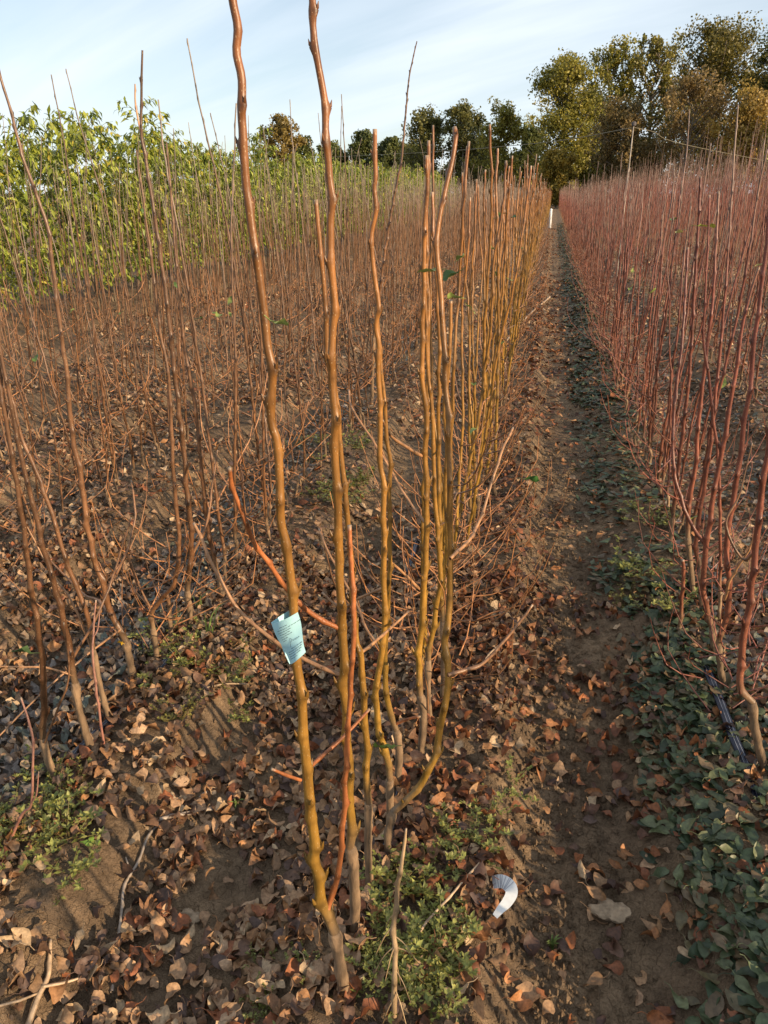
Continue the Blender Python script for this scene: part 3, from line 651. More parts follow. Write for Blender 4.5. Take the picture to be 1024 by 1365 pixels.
# ------------------------------------------------------------------ trees on the skyline
def tree(px, top, D, wpx, label, c0, c1, dens=1.0, slim=False, seed=0, base_px=None, gaps=.35, bare=0.0, name='skyline_tree', group=None, low=.1):
    rr = np.random.default_rng(seed)
    P0 = at(px, 262, D); x0 = P0[0]; g = 0.0
    H = at(px, top, D)[2]
    sc = math.hypot(x0, D) / FPX * 1.03; Wd = wpx * sc
    e = link(name, None); e.location = (x0, D, g); tag(e, label, 'tree', group)
    mt = MB(); t = np.linspace(0, 1, 12)
    TP = np.column_stack([np.cumsum(rr.normal(0, .012 * H, 12)) * .5, np.cumsum(rr.normal(0, .012 * H, 12)) * .5, H * .93 * t - .2])
    V, F = tube(TP, H * .016 * (1.1 - t), 7); mt.add(V, F, np.array([.20, .17, .13]))
    blobs = []
    nl = int(24 + 14 * dens)
    for q in range(nl):
        tt = low + (.97 - low) * (q + rr.random()) / nl
        a = rr.uniform(0, 6.28)
        prof = math.sin(min(.97, (tt - low) / (1 - low) * .80 + .20) * math.pi) ** .6
        L = Wd * .5 * prof * rr.uniform(.45, 1.0)
        b = np.array([np.interp(tt * .92, t, TP[:, 0]), np.interp(tt * .92, t, TP[:, 1]), H * tt * .9])
        up = L * (1.3 if slim else .65)
        tip = b + np.array([math.cos(a) * L, math.sin(a) * L, min(up, H * .985 - b[2])])
        S = np.array([b, (b + tip) / 2 + [0, 0, -L * .08], tip])
        V, F = tube(catmull(S, 6), np.linspace(H * .006, H * .0015, 6), 4, False); mt.add(V, F, np.array([.19, .16, .125]))
        for m in range(5):
            f = rr.uniform(.3, 1.08); blobs.append((b + (tip - b) * f + rr.normal(0, Wd * .05, 3), Wd * rr.uniform(.06, .16)))
    tw = link('trunk', mt.mesh('trunk', M_TRUNK), e)
    pos = []; cc = []
    n_each = int(112 * dens ** .5 * (1 - bare))
    for b, rad in blobs:
        d = rr.normal(0, 1, (n_each, 3)); d /= np.linalg.norm(d, axis=1)[:, None]
        q = b + d * rad * (rr.random(n_each) ** .45)[:, None] * np.array([1, 1, .95]); 
        k = vnoise(q[:, 0] / (Wd * .045) + 31, q[:, 2] / (Wd * .045) + q[:, 1] / (Wd * .06), seed) > gaps
        q = q[k]; pos.append(q); w = rr.random() * .6 + .4 * rr.random(len(q))
        cc.append(np.asarray(c0) * (1 - w)[:, None] + np.asarray(c1) * w[:, None])
    pos = np.vstack(pos); cc = np.vstack(cc) * rr.uniform(.7, 1.25, len(pos))[:, None]; n = len(pos)
    keep = pos[:, 2] > .2; pos, cc = pos[keep], cc[keep]; n = len(pos)
    L = rr.uniform(.6, 1.4, n) * 2.8 * sc
    a1 = rr.normal(0, 1, (n, 3)); a1 /= np.linalg.norm(a1, axis=1)[:, None]; a2 = np.cross(a1, rr.normal(0, 1, (n, 3))); a2 /= np.linalg.norm(a2, axis=1)[:, None]
    V = np.stack([pos - a1 * L[:, None] * .5, pos + a2 * L[:, None] * .32, pos + a1 * L[:, None] * .5, pos - a2 * L[:, None] * .32], 1).reshape(-1, 3)
    F = np.arange(4 * n).reshape(-1, 4); C = np.repeat(cc, 4, axis=0)
    mb = MB(); mb.add(V, F, C); link('crown', mb.mesh('crown', M_FOL), e)
    return e
OL, YL, DK, BR, GO = (.145, .155, .03), (.34, .28, .045), (.08, .10, .035), (.26, .17, .06), (.44, .30, .05)
SKG = 'distant trees behind the field'
tree(745, 66, 98, 105, 'broad olive green tree closing the end of the wheel path', OL, YL, 1.7, seed=1, gaps=.28, low=.02)
tree(800, 44, 108, 72, 'slim poplar with thin yellowing crown beside the broad olive tree', OL, YL, 1.0, True, seed=2, gaps=.46)
tree(858, 36, 108, 72, 'poplar with see-through greyish crown standing between two fuller trees', (.085, .09, .035), YL, 1.0, True, seed=3, gaps=.46)
tree(935, 14, 98, 120, 'tallest rounded tree with golden olive crown', (.085, .085, .02), (.20, .155, .03), 1.8, seed=4, gaps=.3, low=.05)
tree(1012, 28, 100, 100, 'dark green tree half hidden behind the tallest rounded one', DK, OL, 1.4, seed=5, gaps=.3, low=.05)
tree(1075, 30, 98, 110, 'dark green tree at the end of the skyline grove', DK, OL, 1.3, seed=25, gaps=.3, low=.05)
tree(905, 95, 86, 90, 'bare twiggy brownish tree in front of the golden rounded one', BR, (.2, .14, .05), .8, True, seed=6, gaps=.5, bare=.3)
tree(985, 112, 84, 80, 'rusty orange bush below the dark green trees', BR, GO, 1.2, seed=7, gaps=.3, low=.02, name='bush')
tree(830, 128, 88, 85, 'brown-olive bushy tree in front of the slim poplars', (.09, .08, .025), BR, 1.1, seed=8, gaps=.36, low=.02)
tree(742, 200, 90, 52, 'small golden bush at the very end of the wheel path', (.14, .12, .02), GO, 1.0, seed=9, gaps=.25, low=.02, name='bush')
tree(1050, 125, 80, 70, 'olive bush beside the rusty orange one', OL, YL, 1.0, seed=27, gaps=.3, low=.02, name='bush')
tree(668, 134, 105, 74, 'open airy tree beside the broad olive one', OL, YL, 1.0, seed=10, gaps=.42, low=.03)
tree(614, 132, 112, 76, 'dark round-topped tree with patchy crown', (.09, .10, .03), (.19, .17, .04), 1.0, seed=11, gaps=.4, low=.03)
tree(566, 140, 114, 72, 'dark tree with tiered crown and sky showing through', (.09, .10, .03), (.19, .17, .04), 1.0, seed=12, gaps=.42, low=.03)
tree(700, 160, 125, 50, 'dark tree filling the gap behind the airy one', DK, OL, 1.0, seed=26, gaps=.3, low=.02)
tree(783, 205, 112, 60, 'low olive bush behind the end of the red row', OL, YL, 1.0, seed=31, gaps=.2, low=.02, name='bush')
tree(850, 190, 105, 80, 'low olive bush under the see-through poplar', OL, BR, 1.0, seed=32, gaps=.2, low=.02, name='bush')
tree(372, 146, 75, 62, 'golden-leaved tree rising behind the leafy green row', (.16, .12, .03), (.30, .21, .05), .9, seed=13, gaps=.42)
tree(523, 176, 130, 46, 'low dark tree in the distant line behind the cut sapling tops', DK, OL, .9, seed=14, gaps=.35, low=.02)
tree(482, 170, 135, 48, 'blue-green tree in the distant line', (.04, .065, .035), OL, .9, seed=15, gaps=.35, low=.02)
tree(441, 186, 135, 46, 'small dark tree at the edge of the leafy green row', DK, OL, .9, seed=16, gaps=.35, low=.02)
tree(405, 182, 130, 44, 'low dark tree beside the golden-leaved one', DK, OL, .9, seed=17, gaps=.35, low=.02)
tree(545, 195, 140, 70, 'low hedge-like tree under the tiered dark one', DK, OL, .9, seed=18, gaps=.25, low=.02)
tree(640, 195, 135, 80, 'low spreading tree under the round-topped dark one', DK, OL, .9, seed=19, gaps=.25, low=.02)

# ------------------------------------------------------------------ fallen leaves
BROWNS = np.array([[.27, .150, .075], [.20, .10, .048], [.34, .20, .105], [.12, .065, .040], [.24, .085, .035], [.42, .29, .17], [.31, .15, .06], [.36, .225, .13], [.30, .18, .10], [.10, .06, .045]])
GREENS = np.array([[.075, .100, .045], [.050, .074, .036], [.10, .125, .062], [.125, .14, .065], [.042, .058, .030], [.15, .12, .06], [.16, .11, .06]])
RUSTS = np.array([[.24, .085, .03], [.17, .06, .025], [.30, .13, .05], [.10, .045, .025], [.28, .16, .08], [.075, .04, .028]])
GREYS = np.array([[.16, .13, .11], [.10, .085, .075], [.20, .16, .13], [.13, .14, .11], [.17, .10, .06]])  # duller grey and grey-brown leaf tones
BARE = [(*ground_at(290, 1195)[:2], .12), (*ground_at(110, 1165)[:2], .12), (*ground_at(180, 1110)[:2], .06), (*ground_at(310, 975)[:2], .07), (*ground_at(200, 1330)[:2], .04)]
def density(x, y):
    """brown, green, grey cover at a place"""
    k = ((x - ROW0) / ROWS); cell = np.floor(k); f = k - cell
    patch = .35 + 1.15 * vnoise(x * 2.3, y * 2.3, 21) * vnoise(x * 6 + 9, y * 6, 22) * 2
    brown = np.where(x < ROW0, 1.25, 0); grey = np.zeros_like(x)
    pathcell = (cell == 0)
    brown = np.where(pathcell, np.where(f < .27, 1.15, np.where(f < .42, .40, np.where(f < .66, .26, .34))), brown)
    green = np.where(pathcell, np.clip((f - .55 - .12 * (y < 3)) / .16, 0, 1) * np.where(f < .93, 1.25, .5) * np.clip(2.6 * vnoise(x * 3.3 + 17, y * 2.2, 55) - .25, 0.15, 1.4), 0)
    brown = np.where(x > ROW0 + ROWS, .55, brown); grey = np.where(x > ROW0 + ROWS, .6, 0)
    green = np.where((cell == 1) & (f < .1), .8, green)
    grey = np.where((cell == -2) & (f > .55), .8, grey); brown = np.where((cell == -2) & (f > .55), .5, brown)
    bare = (vnoise(x * 1.7 + 3, y * 1.7, 33) > .74) & (y > 2.6)
    for bx, by, br in BARE: bare = bare | (np.hypot(x - bx, (y - by) * .8) < br * (.7 + .6 * vnoise(x * 9, y * 9, 44)))
    brown = np.where(bare & (x < ROW0), brown * .12, brown)
    return brown * patch, green * (.5 + patch * .6), grey * patch
def scatter(n, ylo, yhi, xlo, xhi):
    x = rng.uniform(xlo, xhi, n); y = ylo + (yhi - ylo) * rng.random(n)
    d = np.stack(density(x, y), -1); tot = d.sum(1)
    k = rng.random(n) * 1.7 < tot; x, y, d = x[k], y[k], d[k]
    u = rng.random(len(x)) * d.sum(1); c = d.cumsum(1); sp = (u[:, None] > c).sum(1)
    d = np.column_stack([x, y, np.zeros(len(x))]) - CO; zd = d @ cfw; px = 512 + FPX * (d @ crt) / np.maximum(zd, .05)
    k = (px > -260) & (px < 1284) & (zd > .2)
    return x[k], y[k], np.clip(sp, 0, 2)[k]
def leaf_params(x, y, sp):
    n = len(x)
    L = np.where(sp == 1, rng.uniform(.038, .075, n), rng.uniform(.024, .056, n))
    W = L * np.where(sp == 1, rng.uniform(.42, .55, n), rng.uniform(.55, .86, n))
    Cs = np.where((sp == 1)[:, None], GREENS[rng.integers(0, len(GREENS), n)], np.where((sp == 2)[:, None], GREYS[rng.integers(0, len(GREYS), n)], BROWNS[rng.integers(0, len(BROWNS), n)]))
    bank = (sp == 0) & (x > ROW0) & (x < ROW0 + ROWS * 1.1) & (rng.random(n) < .75)
    Cs = np.where(bank[:, None], RUSTS[rng.integers(0, len(RUSTS), n)], Cs)
    Cs = Cs * rng.uniform(.75, 1.2, n)[:, None] * np.where(sp == 1, .92, 1.0)[:, None]
    tilt = np.where(sp == 1, .22, .38)
    sgn = np.where(rng.random(n) < .35, -1, 1)
    fold = sgn * np.where(sp == 1, rng.uniform(.05, .5, n), rng.uniform(.05, .95, n))
    curl = np.where(sp == 1, rng.uniform(-.10, .12, n), rng.uniform(-.22, .30, n))
    z = gh(x, y) + rng.uniform(.003, .024, n) + np.where(curl < 0, -curl * L * .5, 0) + np.where(fold < 0, W * .25 * np.abs(np.sin(fold)), 0)
    return np.column_stack([x, y, z]), L, W, rng.uniform(0, 6.28, n), rng.normal(0, 1, n) * tilt, rng.normal(0, 1, n) * tilt, fold, curl, rng.uniform(-2.2, 2.2, n) * np.where(sp == 1, .5, 1), Cs
zones = [(34000, .55, 3.0, -2.6, 1.9), (38000, 3.0, 7.0, -4.6, 3.2), (26000, 7.0, 14.0, -5.8, 5.0), (16000, 14, 30, -4, 5), (9000, 6, 16, -.1, .72), (7000, 16, 45, -.1, .72)]
near_l = []
for zi, (n, ya, yb, xa, xb) in enumerate(zones):
    x, y, sp = scatter(n, ya, yb, xa, xb)
    P, L, W, yw, tx, ty, fo, cu, tw, C = leaf_params(x, y, sp)
    if zi > 1: L, W = L * 1.35, W * 1.35
    if zi == 0:
        d = P - CO; zd = d @ cfw; px = 512 + FPX * (d @ crt) / zd; py = 682.5 - FPX * (d @ cup) / zd
        ok = (px > 5) & (px < 1019) & (py < 1360) & (zd > .3)
        size = np.where(ok, L / zd, 0)
        pick = np.zeros(len(L), bool)
        for s_, m in ((0, 290), (1, 250), (2, 40)):
            idx = np.where(sp == s_)[0]; pick[idx[np.argsort(-size[idx])[:m]]] = True
        pick &= size > 0
        near_l = [(P[k], L[k], W[k], yw[k], tx[k], ty[k], fo[k], cu[k], tw[k], C[k], sp[k]) for k in np.where(pick)[0]]
        r = ~pick; P, L, W, yw, tx, ty, fo, cu, tw, C, sp = (a[r] for a in (P, L, W, yw, tx, ty, fo, cu, tw, C, sp))
    for s_, nm, lab in ((0, 'brown_leaf_litter', 'litter of small brown fallen leaves between the rows'), (1, 'green_leaf_litter', 'litter of green fallen leaves along the red row'), (2, 'grey_leaf_litter', 'litter of greyish leaves in the furrows')):
        k = sp == s_
        if k.sum() == 0: continue
        V, F, Cc = leaf_batch(P[k], L[k], W[k], yw[k], tx[k], ty[k], fo[k], cu[k], tw[k], C[k], fine=(zi < 1))
        tag(link(nm, make_mesh(nm, V, F, M_GREEN if s_ == 1 else M_DRY, Cc)), lab, 'leaf litter', kind='stuff')
MARKS = [((462, 1330), 'at the foot of the blue-tagged sapling'), ((665, 1210), 'beside the white paper strip'), ((110, 1010), 'beside the brown row drip hose'), ((65, 1300), 'around the pale broken stick'), ((165, 1210), 'along the long grey twig'), ((122, 1130), 'near the bright four-leaved seedling'),
         ((812, 1216), 'near the flat pale clod'), ((970, 980), 'beside the blue-black hose'), ((960, 1180), 'in the deep green litter below the hose'), ((870, 1330), 'in the lower wheel path litter'), ((700, 1090), 'on the bank of the wheel path'), ((820, 1050), 'in the middle of the wheel path'), ((310, 1130), 'beside the bare soil patch'), ((260, 1320), 'in the shaded litter below the bare patch'), ((30, 1100), 'among the mossy weeds'), ((600, 1270), 'among the green weeds by the path'), ((500, 1180), 'between the amber saplings'), ((380, 1010), 'behind the blue-tagged sapling')]
MARKP = np.array([ground_at(*m[0]) for m in MARKS])
def leaf_words(P, C, fo, cu, s_):
    lum = float(C.sum()); rg = C[0] / max(C[1], 1e-4)
    if s_ == 1: w = 'brownish green' if rg > 1.15 else 'dark green' if lum < .19 else 'pale green' if lum > .33 else 'green'
    elif s_ == 2: w = 'dark grey-brown' if lum < .3 else 'grey-brown'
    else: w = 'reddish' if rg > 2.4 else 'dark brown' if lum < .28 else 'pale tan' if lum > .72 else 'tan' if lum > .5 else 'brown'
    st = 'folded' if abs(fo) > .55 else 'curled' if abs(cu) > .13 else 'flat'
    return '%s %s fallen leaf %s' % (st, w, MARKS[int(np.argmin(np.linalg.norm(MARKP - P, axis=1)))][1])
for (P, L, W, yw, tx, ty, fo, cu, tw, C, s_) in near_l:
    a = lambda v: np.array([v])
    V, F, Cc = leaf_batch(np.zeros((1, 3)), a(L), a(W), a(0.), a(0.), a(0.), a(fo), a(cu), a(tw), a(C))
    mb = MB(); mb.add(V, F, Cc)
    p0 = V[1]; V2, F2 = tube(np.array([p0 + [.003, 0, 0], p0 + [-L * .22, .002, .002], p0 + [-L * .4, -.004, .003]]), .0009, 4, False); mb.add(V2, F2, C * 1.15)
    nm = ('brown_leaf', 'green_leaf', 'grey_leaf')[s_]
    o = link(nm, mb.mesh(nm, M_GREEN if s_ == 1 else M_DRY)); o.location = P; o.rotation_mode = 'XYZ'; o.rotation_euler = (tx, ty, yw)
    tag(o, leaf_words(P, C, fo, cu, s_), 'fallen leaf', ('brown fallen leaves', 'green fallen leaves', 'grey fallen leaves')[s_])

# small clods and crumbs of soil
n = 20000
cx_ = np.concatenate([rng.uniform(-2.4, 1.6, n // 2), rng.normal(.12, .13, n // 2)]); cy_ = .7 + 4.3 * rng.random(n) ** 1.5; cz_ = gh(cx_, cy_)
oct_v = np.array([[1, 0, 0], [0, 1, 0], [-1, 0, 0], [0, -1, 0], [0, 0, 1.], [0, 0, -1.]])
oct_f = np.array([[0, 1, 4, 4], [1, 2, 4, 4], [2, 3, 4, 4], [3, 0, 4, 4]])[:, :3]
rad = .0018 + .011 * rng.random(n) ** 4
V = cx_[:, None] * 0; V = (oct_v[None] * (1 + rng.normal(0, .28, (n, 6, 3))) * rad[:, None, None]) + np.column_stack([cx_, cy_, cz_ + rad * .25])[:, None, :]
F = (oct_f[None] + (np.arange(n) * 6)[:, None, None]).reshape(-1, 3)
tag(link('soil_crumbs', make_mesh('soil_crumbs', V.reshape(-1, 3), F, M_SOIL, smooth=False)), 'loose crumbs and small clods of dry soil', 'soil crumbs', kind='stuff')
# the flat pale clod in the wheel path
import bmesh
def clod(px, py, size, label):
    p = ground_at(px, py); bm = bmesh.new(); bmesh.ops.create_icosphere(bm, subdivisions=4, radius=1)
    me = bpy.data.meshes.new('soil_clod')
    for v in bm.verts:
        a = math.atan2(v.co.y, v.co.x)
        k = 1 + .08 * math.sin(2 * a + 1) + .5 * (float(vnoise(math.cos(a) * 2.2 + 5, math.sin(a) * 2.2 + 5, 71)) - .5) + .22 * (float(vnoise(v.co.x * 7 + 5, v.co.y * 7 + 5, 73)) - .5)
        zz_ = v.co.z * .22 + .20 * (float(vnoise(v.co.x * 4 + 9, v.co.y * 4, 72)) - .5) + .13 * (float(vnoise(v.co.x * 11 + 9, v.co.y * 11, 74)) - .5)
        v.co = (v.co.x * k * size, v.co.y * k * size * .8, zz_ * size)
    bm.to_mesh(me); bm.free(); me.materials.append(M_CLOD)
    for q in me.polygons: q.use_smooth = True
    o = link('soil_clod', me); o.location = p + np.array([0, 0, size * .2]); tag(o, label, 'clod')
M_CLOD = plain('pale_soil', (.30, .22, .145), .95, .6, 1.25, 70, .1)
clod(812, 1216, .042, 'flat pale cracked clod of soil lying in the wheel path')
clod(250, 1225, .03, 'small rounded clod of bare soil near the brown leaves')
clod(905, 1010, .022, 'small clod among the green leaves near the hose')

# ------------------------------------------------------------------ weeds and grass
def weed_mesh(seed, n_st, spread, hgt, lf, c0, c1):
    rr = np.random.default_rng(seed); ms = MB(); pos = []; yaw = []; ty = []
    for q in range(n_st):
        a = rr.uniform(0, 6.28); L = spread * rr.uniform(.35, 1.0); h = hgt * rr.uniform(.4, 1.0)
        S = np.array([[0, 0, 0], [math.cos(a) * L * .5, math.sin(a) * L * .5, h * .35], [math.cos(a) * L, math.sin(a) * L, h]]) + rr.normal(0, .004, (3, 3))
        Q = catmull(S, 8); V, F = tube(Q, np.linspace(.0014, .0007, 8), 4, False); ms.add(V, F, np.array([.16, .12, .04]))
        for m in range(2, 8):
            for s in (0, 3.14):
                if rr.random() < .8:
                    aa = a + 1.57 + s + m * 1.2 + rr.normal(0, .4); pos.append(Q[m] + np.array([math.cos(aa), math.sin(aa), .1]) * lf * .45); yaw.append(aa); ty.append(rr.uniform(-.7, .1))
        for m in range(4):
            aa = rr.uniform(0, 6.28); pos.append(Q[-1] + np.array([math.cos(aa), math.sin(aa), .3]) * lf * .35); yaw.append(aa); ty.append(rr.uniform(-.9, -.2))
    pos = np.array(pos); n = len(pos); L = lf * rr.uniform(.6, 1.2, n); w = rr.random(n)[:, None]
    C = (np.asarray(c0) * (1 - w) + np.asarray(c1) * w) * rr.uniform(.7, 1.2, n)[:, None]
    V, F, Cc = leaf_batch(pos, L, L * .5, np.array(yaw), rr.normal(0, .3, n), np.array(ty), rr.uniform(.05, .4, n), rr.uniform(-.1, .1, n), np.zeros(n), C, fine=False)
    mc = MB(); mc.add(V, F, Cc)
    return ms.mesh('weed_stems', M_BARK), mc.mesh('foliage', M_GREEN)
WG0, WG1 = (.15, .17, .035), (.27, .26, .07)
WEED = [weed_mesh(300 + q, 9 + q, .085 + .012 * q, .06, .020, WG0, WG1) for q in range(5)]
YWEED = [weed_mesh(330 + q, 15, .09, .045, .011, (.17, .15, .03), (.27, .23, .05)) for q in range(3)]
def weed(px, py, s, label, grp, lst=WEED):
    if abs(px - 665) < 62 and abs(py - 1225) < 75: px -= 95
    p = ground_at(px, py); a, b_ = lst[rng.integers(0, len(lst))]
    e = link('weed_plant', None); link('weed_stems', a, e); link('foliage', b_, e)
    e.location = p; e.rotation_euler = (rng.normal(0, .1), rng.normal(0, .1), rng.uniform(0, 6.28)); e.scale = (s,) * 3
    tag(e, label, 'weed', grp)
for _ in range(22):
    t = rng.random(); weed(rng.uniform(560, 690) - 10 * t, 1050 + 300 * t, rng.uniform(.5, .95), 'low green weed growing between the tagged sapling and the wheel path', 'weeds beside the wheel path')
for _ in range(9): weed(rng.uniform(500, 640), rng.uniform(1240, 1355), rng.uniform(.5, .9), 'low green weed growing between the tagged sapling and the wheel path', 'weeds beside the wheel path')
for _ in range(16): weed(rng.uniform(0, 110), rng.uniform(1030, 1170), rng.uniform(.6, 1.0), 'mossy green weed round the foot of the swollen-grafted sapling', 'weeds round the brown row', [*WEED, *YWEED])
for _ in range(14): weed(rng.uniform(200, 330), rng.uniform(840, 960), rng.uniform(.6, 1.1), 'low weed beside the drip hose of the brown row', 'weeds along the hose', [*WEED, *YWEED])
for _ in range(10): weed(rng.uniform(380, 500), rng.uniform(570, 680), rng.uniform(.8, 1.6), 'low weed in the furrow between amber and brown rows', 'weeds in the furrow')
for _ in range(8): weed(rng.uniform(820, 930), rng.uniform(640, 860), rng.uniform(.8, 1.3), 'yellowish weed at the foot of the red row', 'weeds along the red row', [*WEED, *YWEED])
for _ in range(8): weed(rng.uniform(330, 480), rng.uniform(1270, 1360), rng.uniform(.3, .5), 'tiny seedling weed in the dark leaf litter near the tagged sapling', 'tiny seedlings')
def grass(px, py, n, h, label):
    rr = np.random.default_rng(int(px + py)); p = ground_at(px, py); e = link('grass_tuft', None); e.location = p
    for q in range(n):
        a = rr.uniform(0, 6.28); L = h * rr.uniform(.5, 1); b = rr.uniform(.25, .75)
        Q = catmull(np.array([[rr.normal(0, .008), rr.normal(0, .008), 0], [math.cos(a) * L * b * .4, math.sin(a) * L * b * .4, L * .65], [math.cos(a) * L * b, math.sin(a) * L * b, L * .75]]), 8)
        w = np.array([-math.sin(a), math.cos(a), 0]) * .003
        tw = np.sin(np.linspace(.5, 3.0, 8))[:, None]
        V = np.empty((24, 3)); V[0::3] = Q - w * tw; V[1::3] = Q + [0, 0, -.0012]; V[2::3] = Q + w * tw
        i = np.arange(7)[:, None] * 3 + np.arange(2); F = np.stack([i, i + 3, i + 4, i + 1], -1).reshape(-1, 4)
        mb = MB(); mb.add(V, F, np.array([.16, .22, .06]) * rr.uniform(.7, 1.2)); link('blade', mb.mesh('blade', M_GREEN), e)
    tag(e, label, 'grass')
grass(280, 850, 10, .17, 'tuft of long pale green grass beside the drip hose')
grass(265, 815, 6, .13, 'small grass tuft at the foot of the reddish brown sapling')
grass(735, 1265, 9, .05, 'small grass tuft in the wheel path near the white paper strip')
grass(315, 1075, 5, .04, 'tiny grass tuft on bare soil')
def seedling(px, py):
    p = ground_at(px, py); e = link('seedling', None); e.location = p
    for q in range(4):
        a = q * 1.57 + .4; o = link('leaf', one_leaf_mesh('leaf', .022, .013, (.16, .26, .04), M_GREEN, rng, .2, .05), e)
        o.location = (math.cos(a) * .014, math.sin(a) * .014, .012 + .004 * q); o.rotation_euler = (0, -.3, a)
    tag(e, 'bright green four-leaved seedling on the lit leaf litter', 'seedling')
seedling(122, 1130)

# ------------------------------------------------------------------ drip hoses
def hose(pts, label, width=.030, thick=.011):
    Q = catmull(np.array(pts), 90); T = np.gradient(Q, axis=0); T /= np.linalg.norm(T, axis=1)[:, None]
    S = np.cross(T, [0, 0, 1.0]); S /= np.linalg.norm(S, axis=1)[:, None]; U = np.cross(S, T)
    th = np.linspace(0, 2 * np.pi, 14, endpoint=False)
    V = (Q[:, None] + S[:, None] * (np.cos(th) * width / 2)[None, :, None] + U[:, None] * (np.sin(th) * thick / 2)[None, :, None]).reshape(-1, 3)
    n = 14; i = np.arange(89)[:, None] * n; j = np.arange(n)[None]; k = (j + 1) % n
    F = np.stack([i + j, i + k, i + n + k, i + n + j], -1).reshape(-1, 4)
    mb = MB(); mb.add(V, F, (.1, .1, .1)); e = link('drip_hose', mb.mesh('drip_hose', M_HOSE)); tag(e, label, 'hose', 'drip hoses along the rows')
    for off in (-.006, .004):
        mb = MB(); z = thick / 2 * math.sqrt(1 - (off / (width / 2)) ** 2) + .0006
        C = Q + S * off + U * z; V = np.empty((180, 3)); V[0::2] = C - S * .0005; V[1::2] = C + S * .0005
        i = np.arange(89) * 2; F = np.stack([i, i + 2, i + 3, i + 1], -1); mb.add(V, F, (.5, .5, .5)); link('stripe', mb.mesh('stripe', M_STRIPE), e)
def hp(px, py, dz=.012): p = ground_at(px, py); return p + np.array([0, 0, dz])
hose([hp(932, 868, -.02), hp(942, 897), hp(958, 940, .02), hp(975, 985, .018), hp(992, 1022, .012), hp(1008, 1056, .004), hp(1022, 1090, -.02), hp(1040, 1130, -.01)], 'blue-black drip hose lying along the red row')
hose([hp(60, 1060, -.03), hp(88, 1024, .012), hp(112, 998, .014), hp(135, 975, .012), hp(160, 950, .004), hp(190, 925, -.008), hp(215, 893, .012), hp(240, 868, .014), hp(268, 840, .006), hp(290, 815, -.03)], 'dark striped drip hose half buried in leaves along the brown row', .024)
hose([hp(500, 1215, -.03), hp(506, 1180, .004), hp(515, 1130, .006), hp(528, 1075, .004), hp(545, 1010, .008), hp(565, 940, -.03)], 'dark drip hose mostly hidden in leaves along the amber row', .020)
hose([hp(540, 770, -.03), hp(548, 750, .008), hp(556, 725, .008), hp(566, 690, -.03)], 'short visible stretch of dark hose behind the amber row', .024)

# ------------------------------------------------------------------ sticks and dead stalks
def stick(pts, w0, w1, label, c, lift=.006, cat='stick', name='fallen_stick', fork=None):
    P = np.array([ground_at(x, y) + np.array([0, 0, lift + (dz if len(q) else 0)]) for (x, y, dz, *q) in [(*p, 0) if len(p) == 2 else (*p, 1) for p in pts]])
    base = P[0].copy(); rr = np.random.default_rng(int(pts[0][0] + pts[0][1]))
    e = link(name, None); e.location = base; tag(e, label, cat)
    link('stem', stem_mesh('stem', P - base, px_rad(P, w0, w1), rr, np.asarray(c), np.asarray(c) * .9, sides=6, h=1, spacing=.05, amp=1.0, budsz=0), e)
    if fork:
        S = np.array([ground_at(x, y) + np.array([0, 0, lift]) for x, y in fork]); link('side_shoot', stem_mesh('side_shoot', S - base, px_rad(S, w1, w1 * .6), rr, np.asarray(c), np.asarray(c), sides=5, h=1, budsz=0), e)
TAN, GRY = (.42, .29, .18), (.30, .24, .19)
stick([(38, 1370), (52, 1330), (66, 1300), (68, 1255)], 9, 5, 'thick pale broken stick lying on the soil at the edge of the leaf litter', TAN, fork=[(58, 1318), (90, 1312), (124, 1300)])
stick([(-5, 1345), (30, 1335), (52, 1326)], 4, 3, 'thin pale twig leading to the thick broken stick', TAN)
stick([(150, 1325), (160, 1250), (165, 1190), (185, 1150), (203, 1110), (240, 1085), (300, 1040)], 5, 3, 'long thin grey twig crossing the bare soil', GRY, fork=[(173, 1160), (168, 1145)])
stick([(546, 1272), (575, 1235), (610, 1195), (641, 1160)], 4, 2.5, 'thin tan stem lying slantwise over the green weeds', TAN, lift=.03)
stick([(455, 1320), (495, 1300), (540, 1265), (560, 1225)], 5, 3, 'brown root-like stick at the foot of the tagged sapling', (.24, .15, .09), lift=.012)
stick([(690, 868), (665, 870), (645, 890)], 3, 2, 'short pale curved twig on the bank of the wheel path', TAN, lift=.03)
stick([(276, 922), (300, 917), (332, 917)], 3, 2, 'short dry twig near the drip hose weeds', TAN, lift=.015)
stick([(210, 1098), (245, 1090), (290, 1080)], 6, 5, 'short thick grey stick in the brown leaves', GRY, lift=.012)
stick([(225, 935), (205, 925), (180, 910), (150, 885)], 3, 2, 'curved dry twig by the foot of the brown sapling', TAN, lift=.02)
stick([(640, 560), (670, 470), (700, 430), (733, 400)], 2, 2, 'long dry reed stem leaning over the far wheel path', TAN, lift=.05)
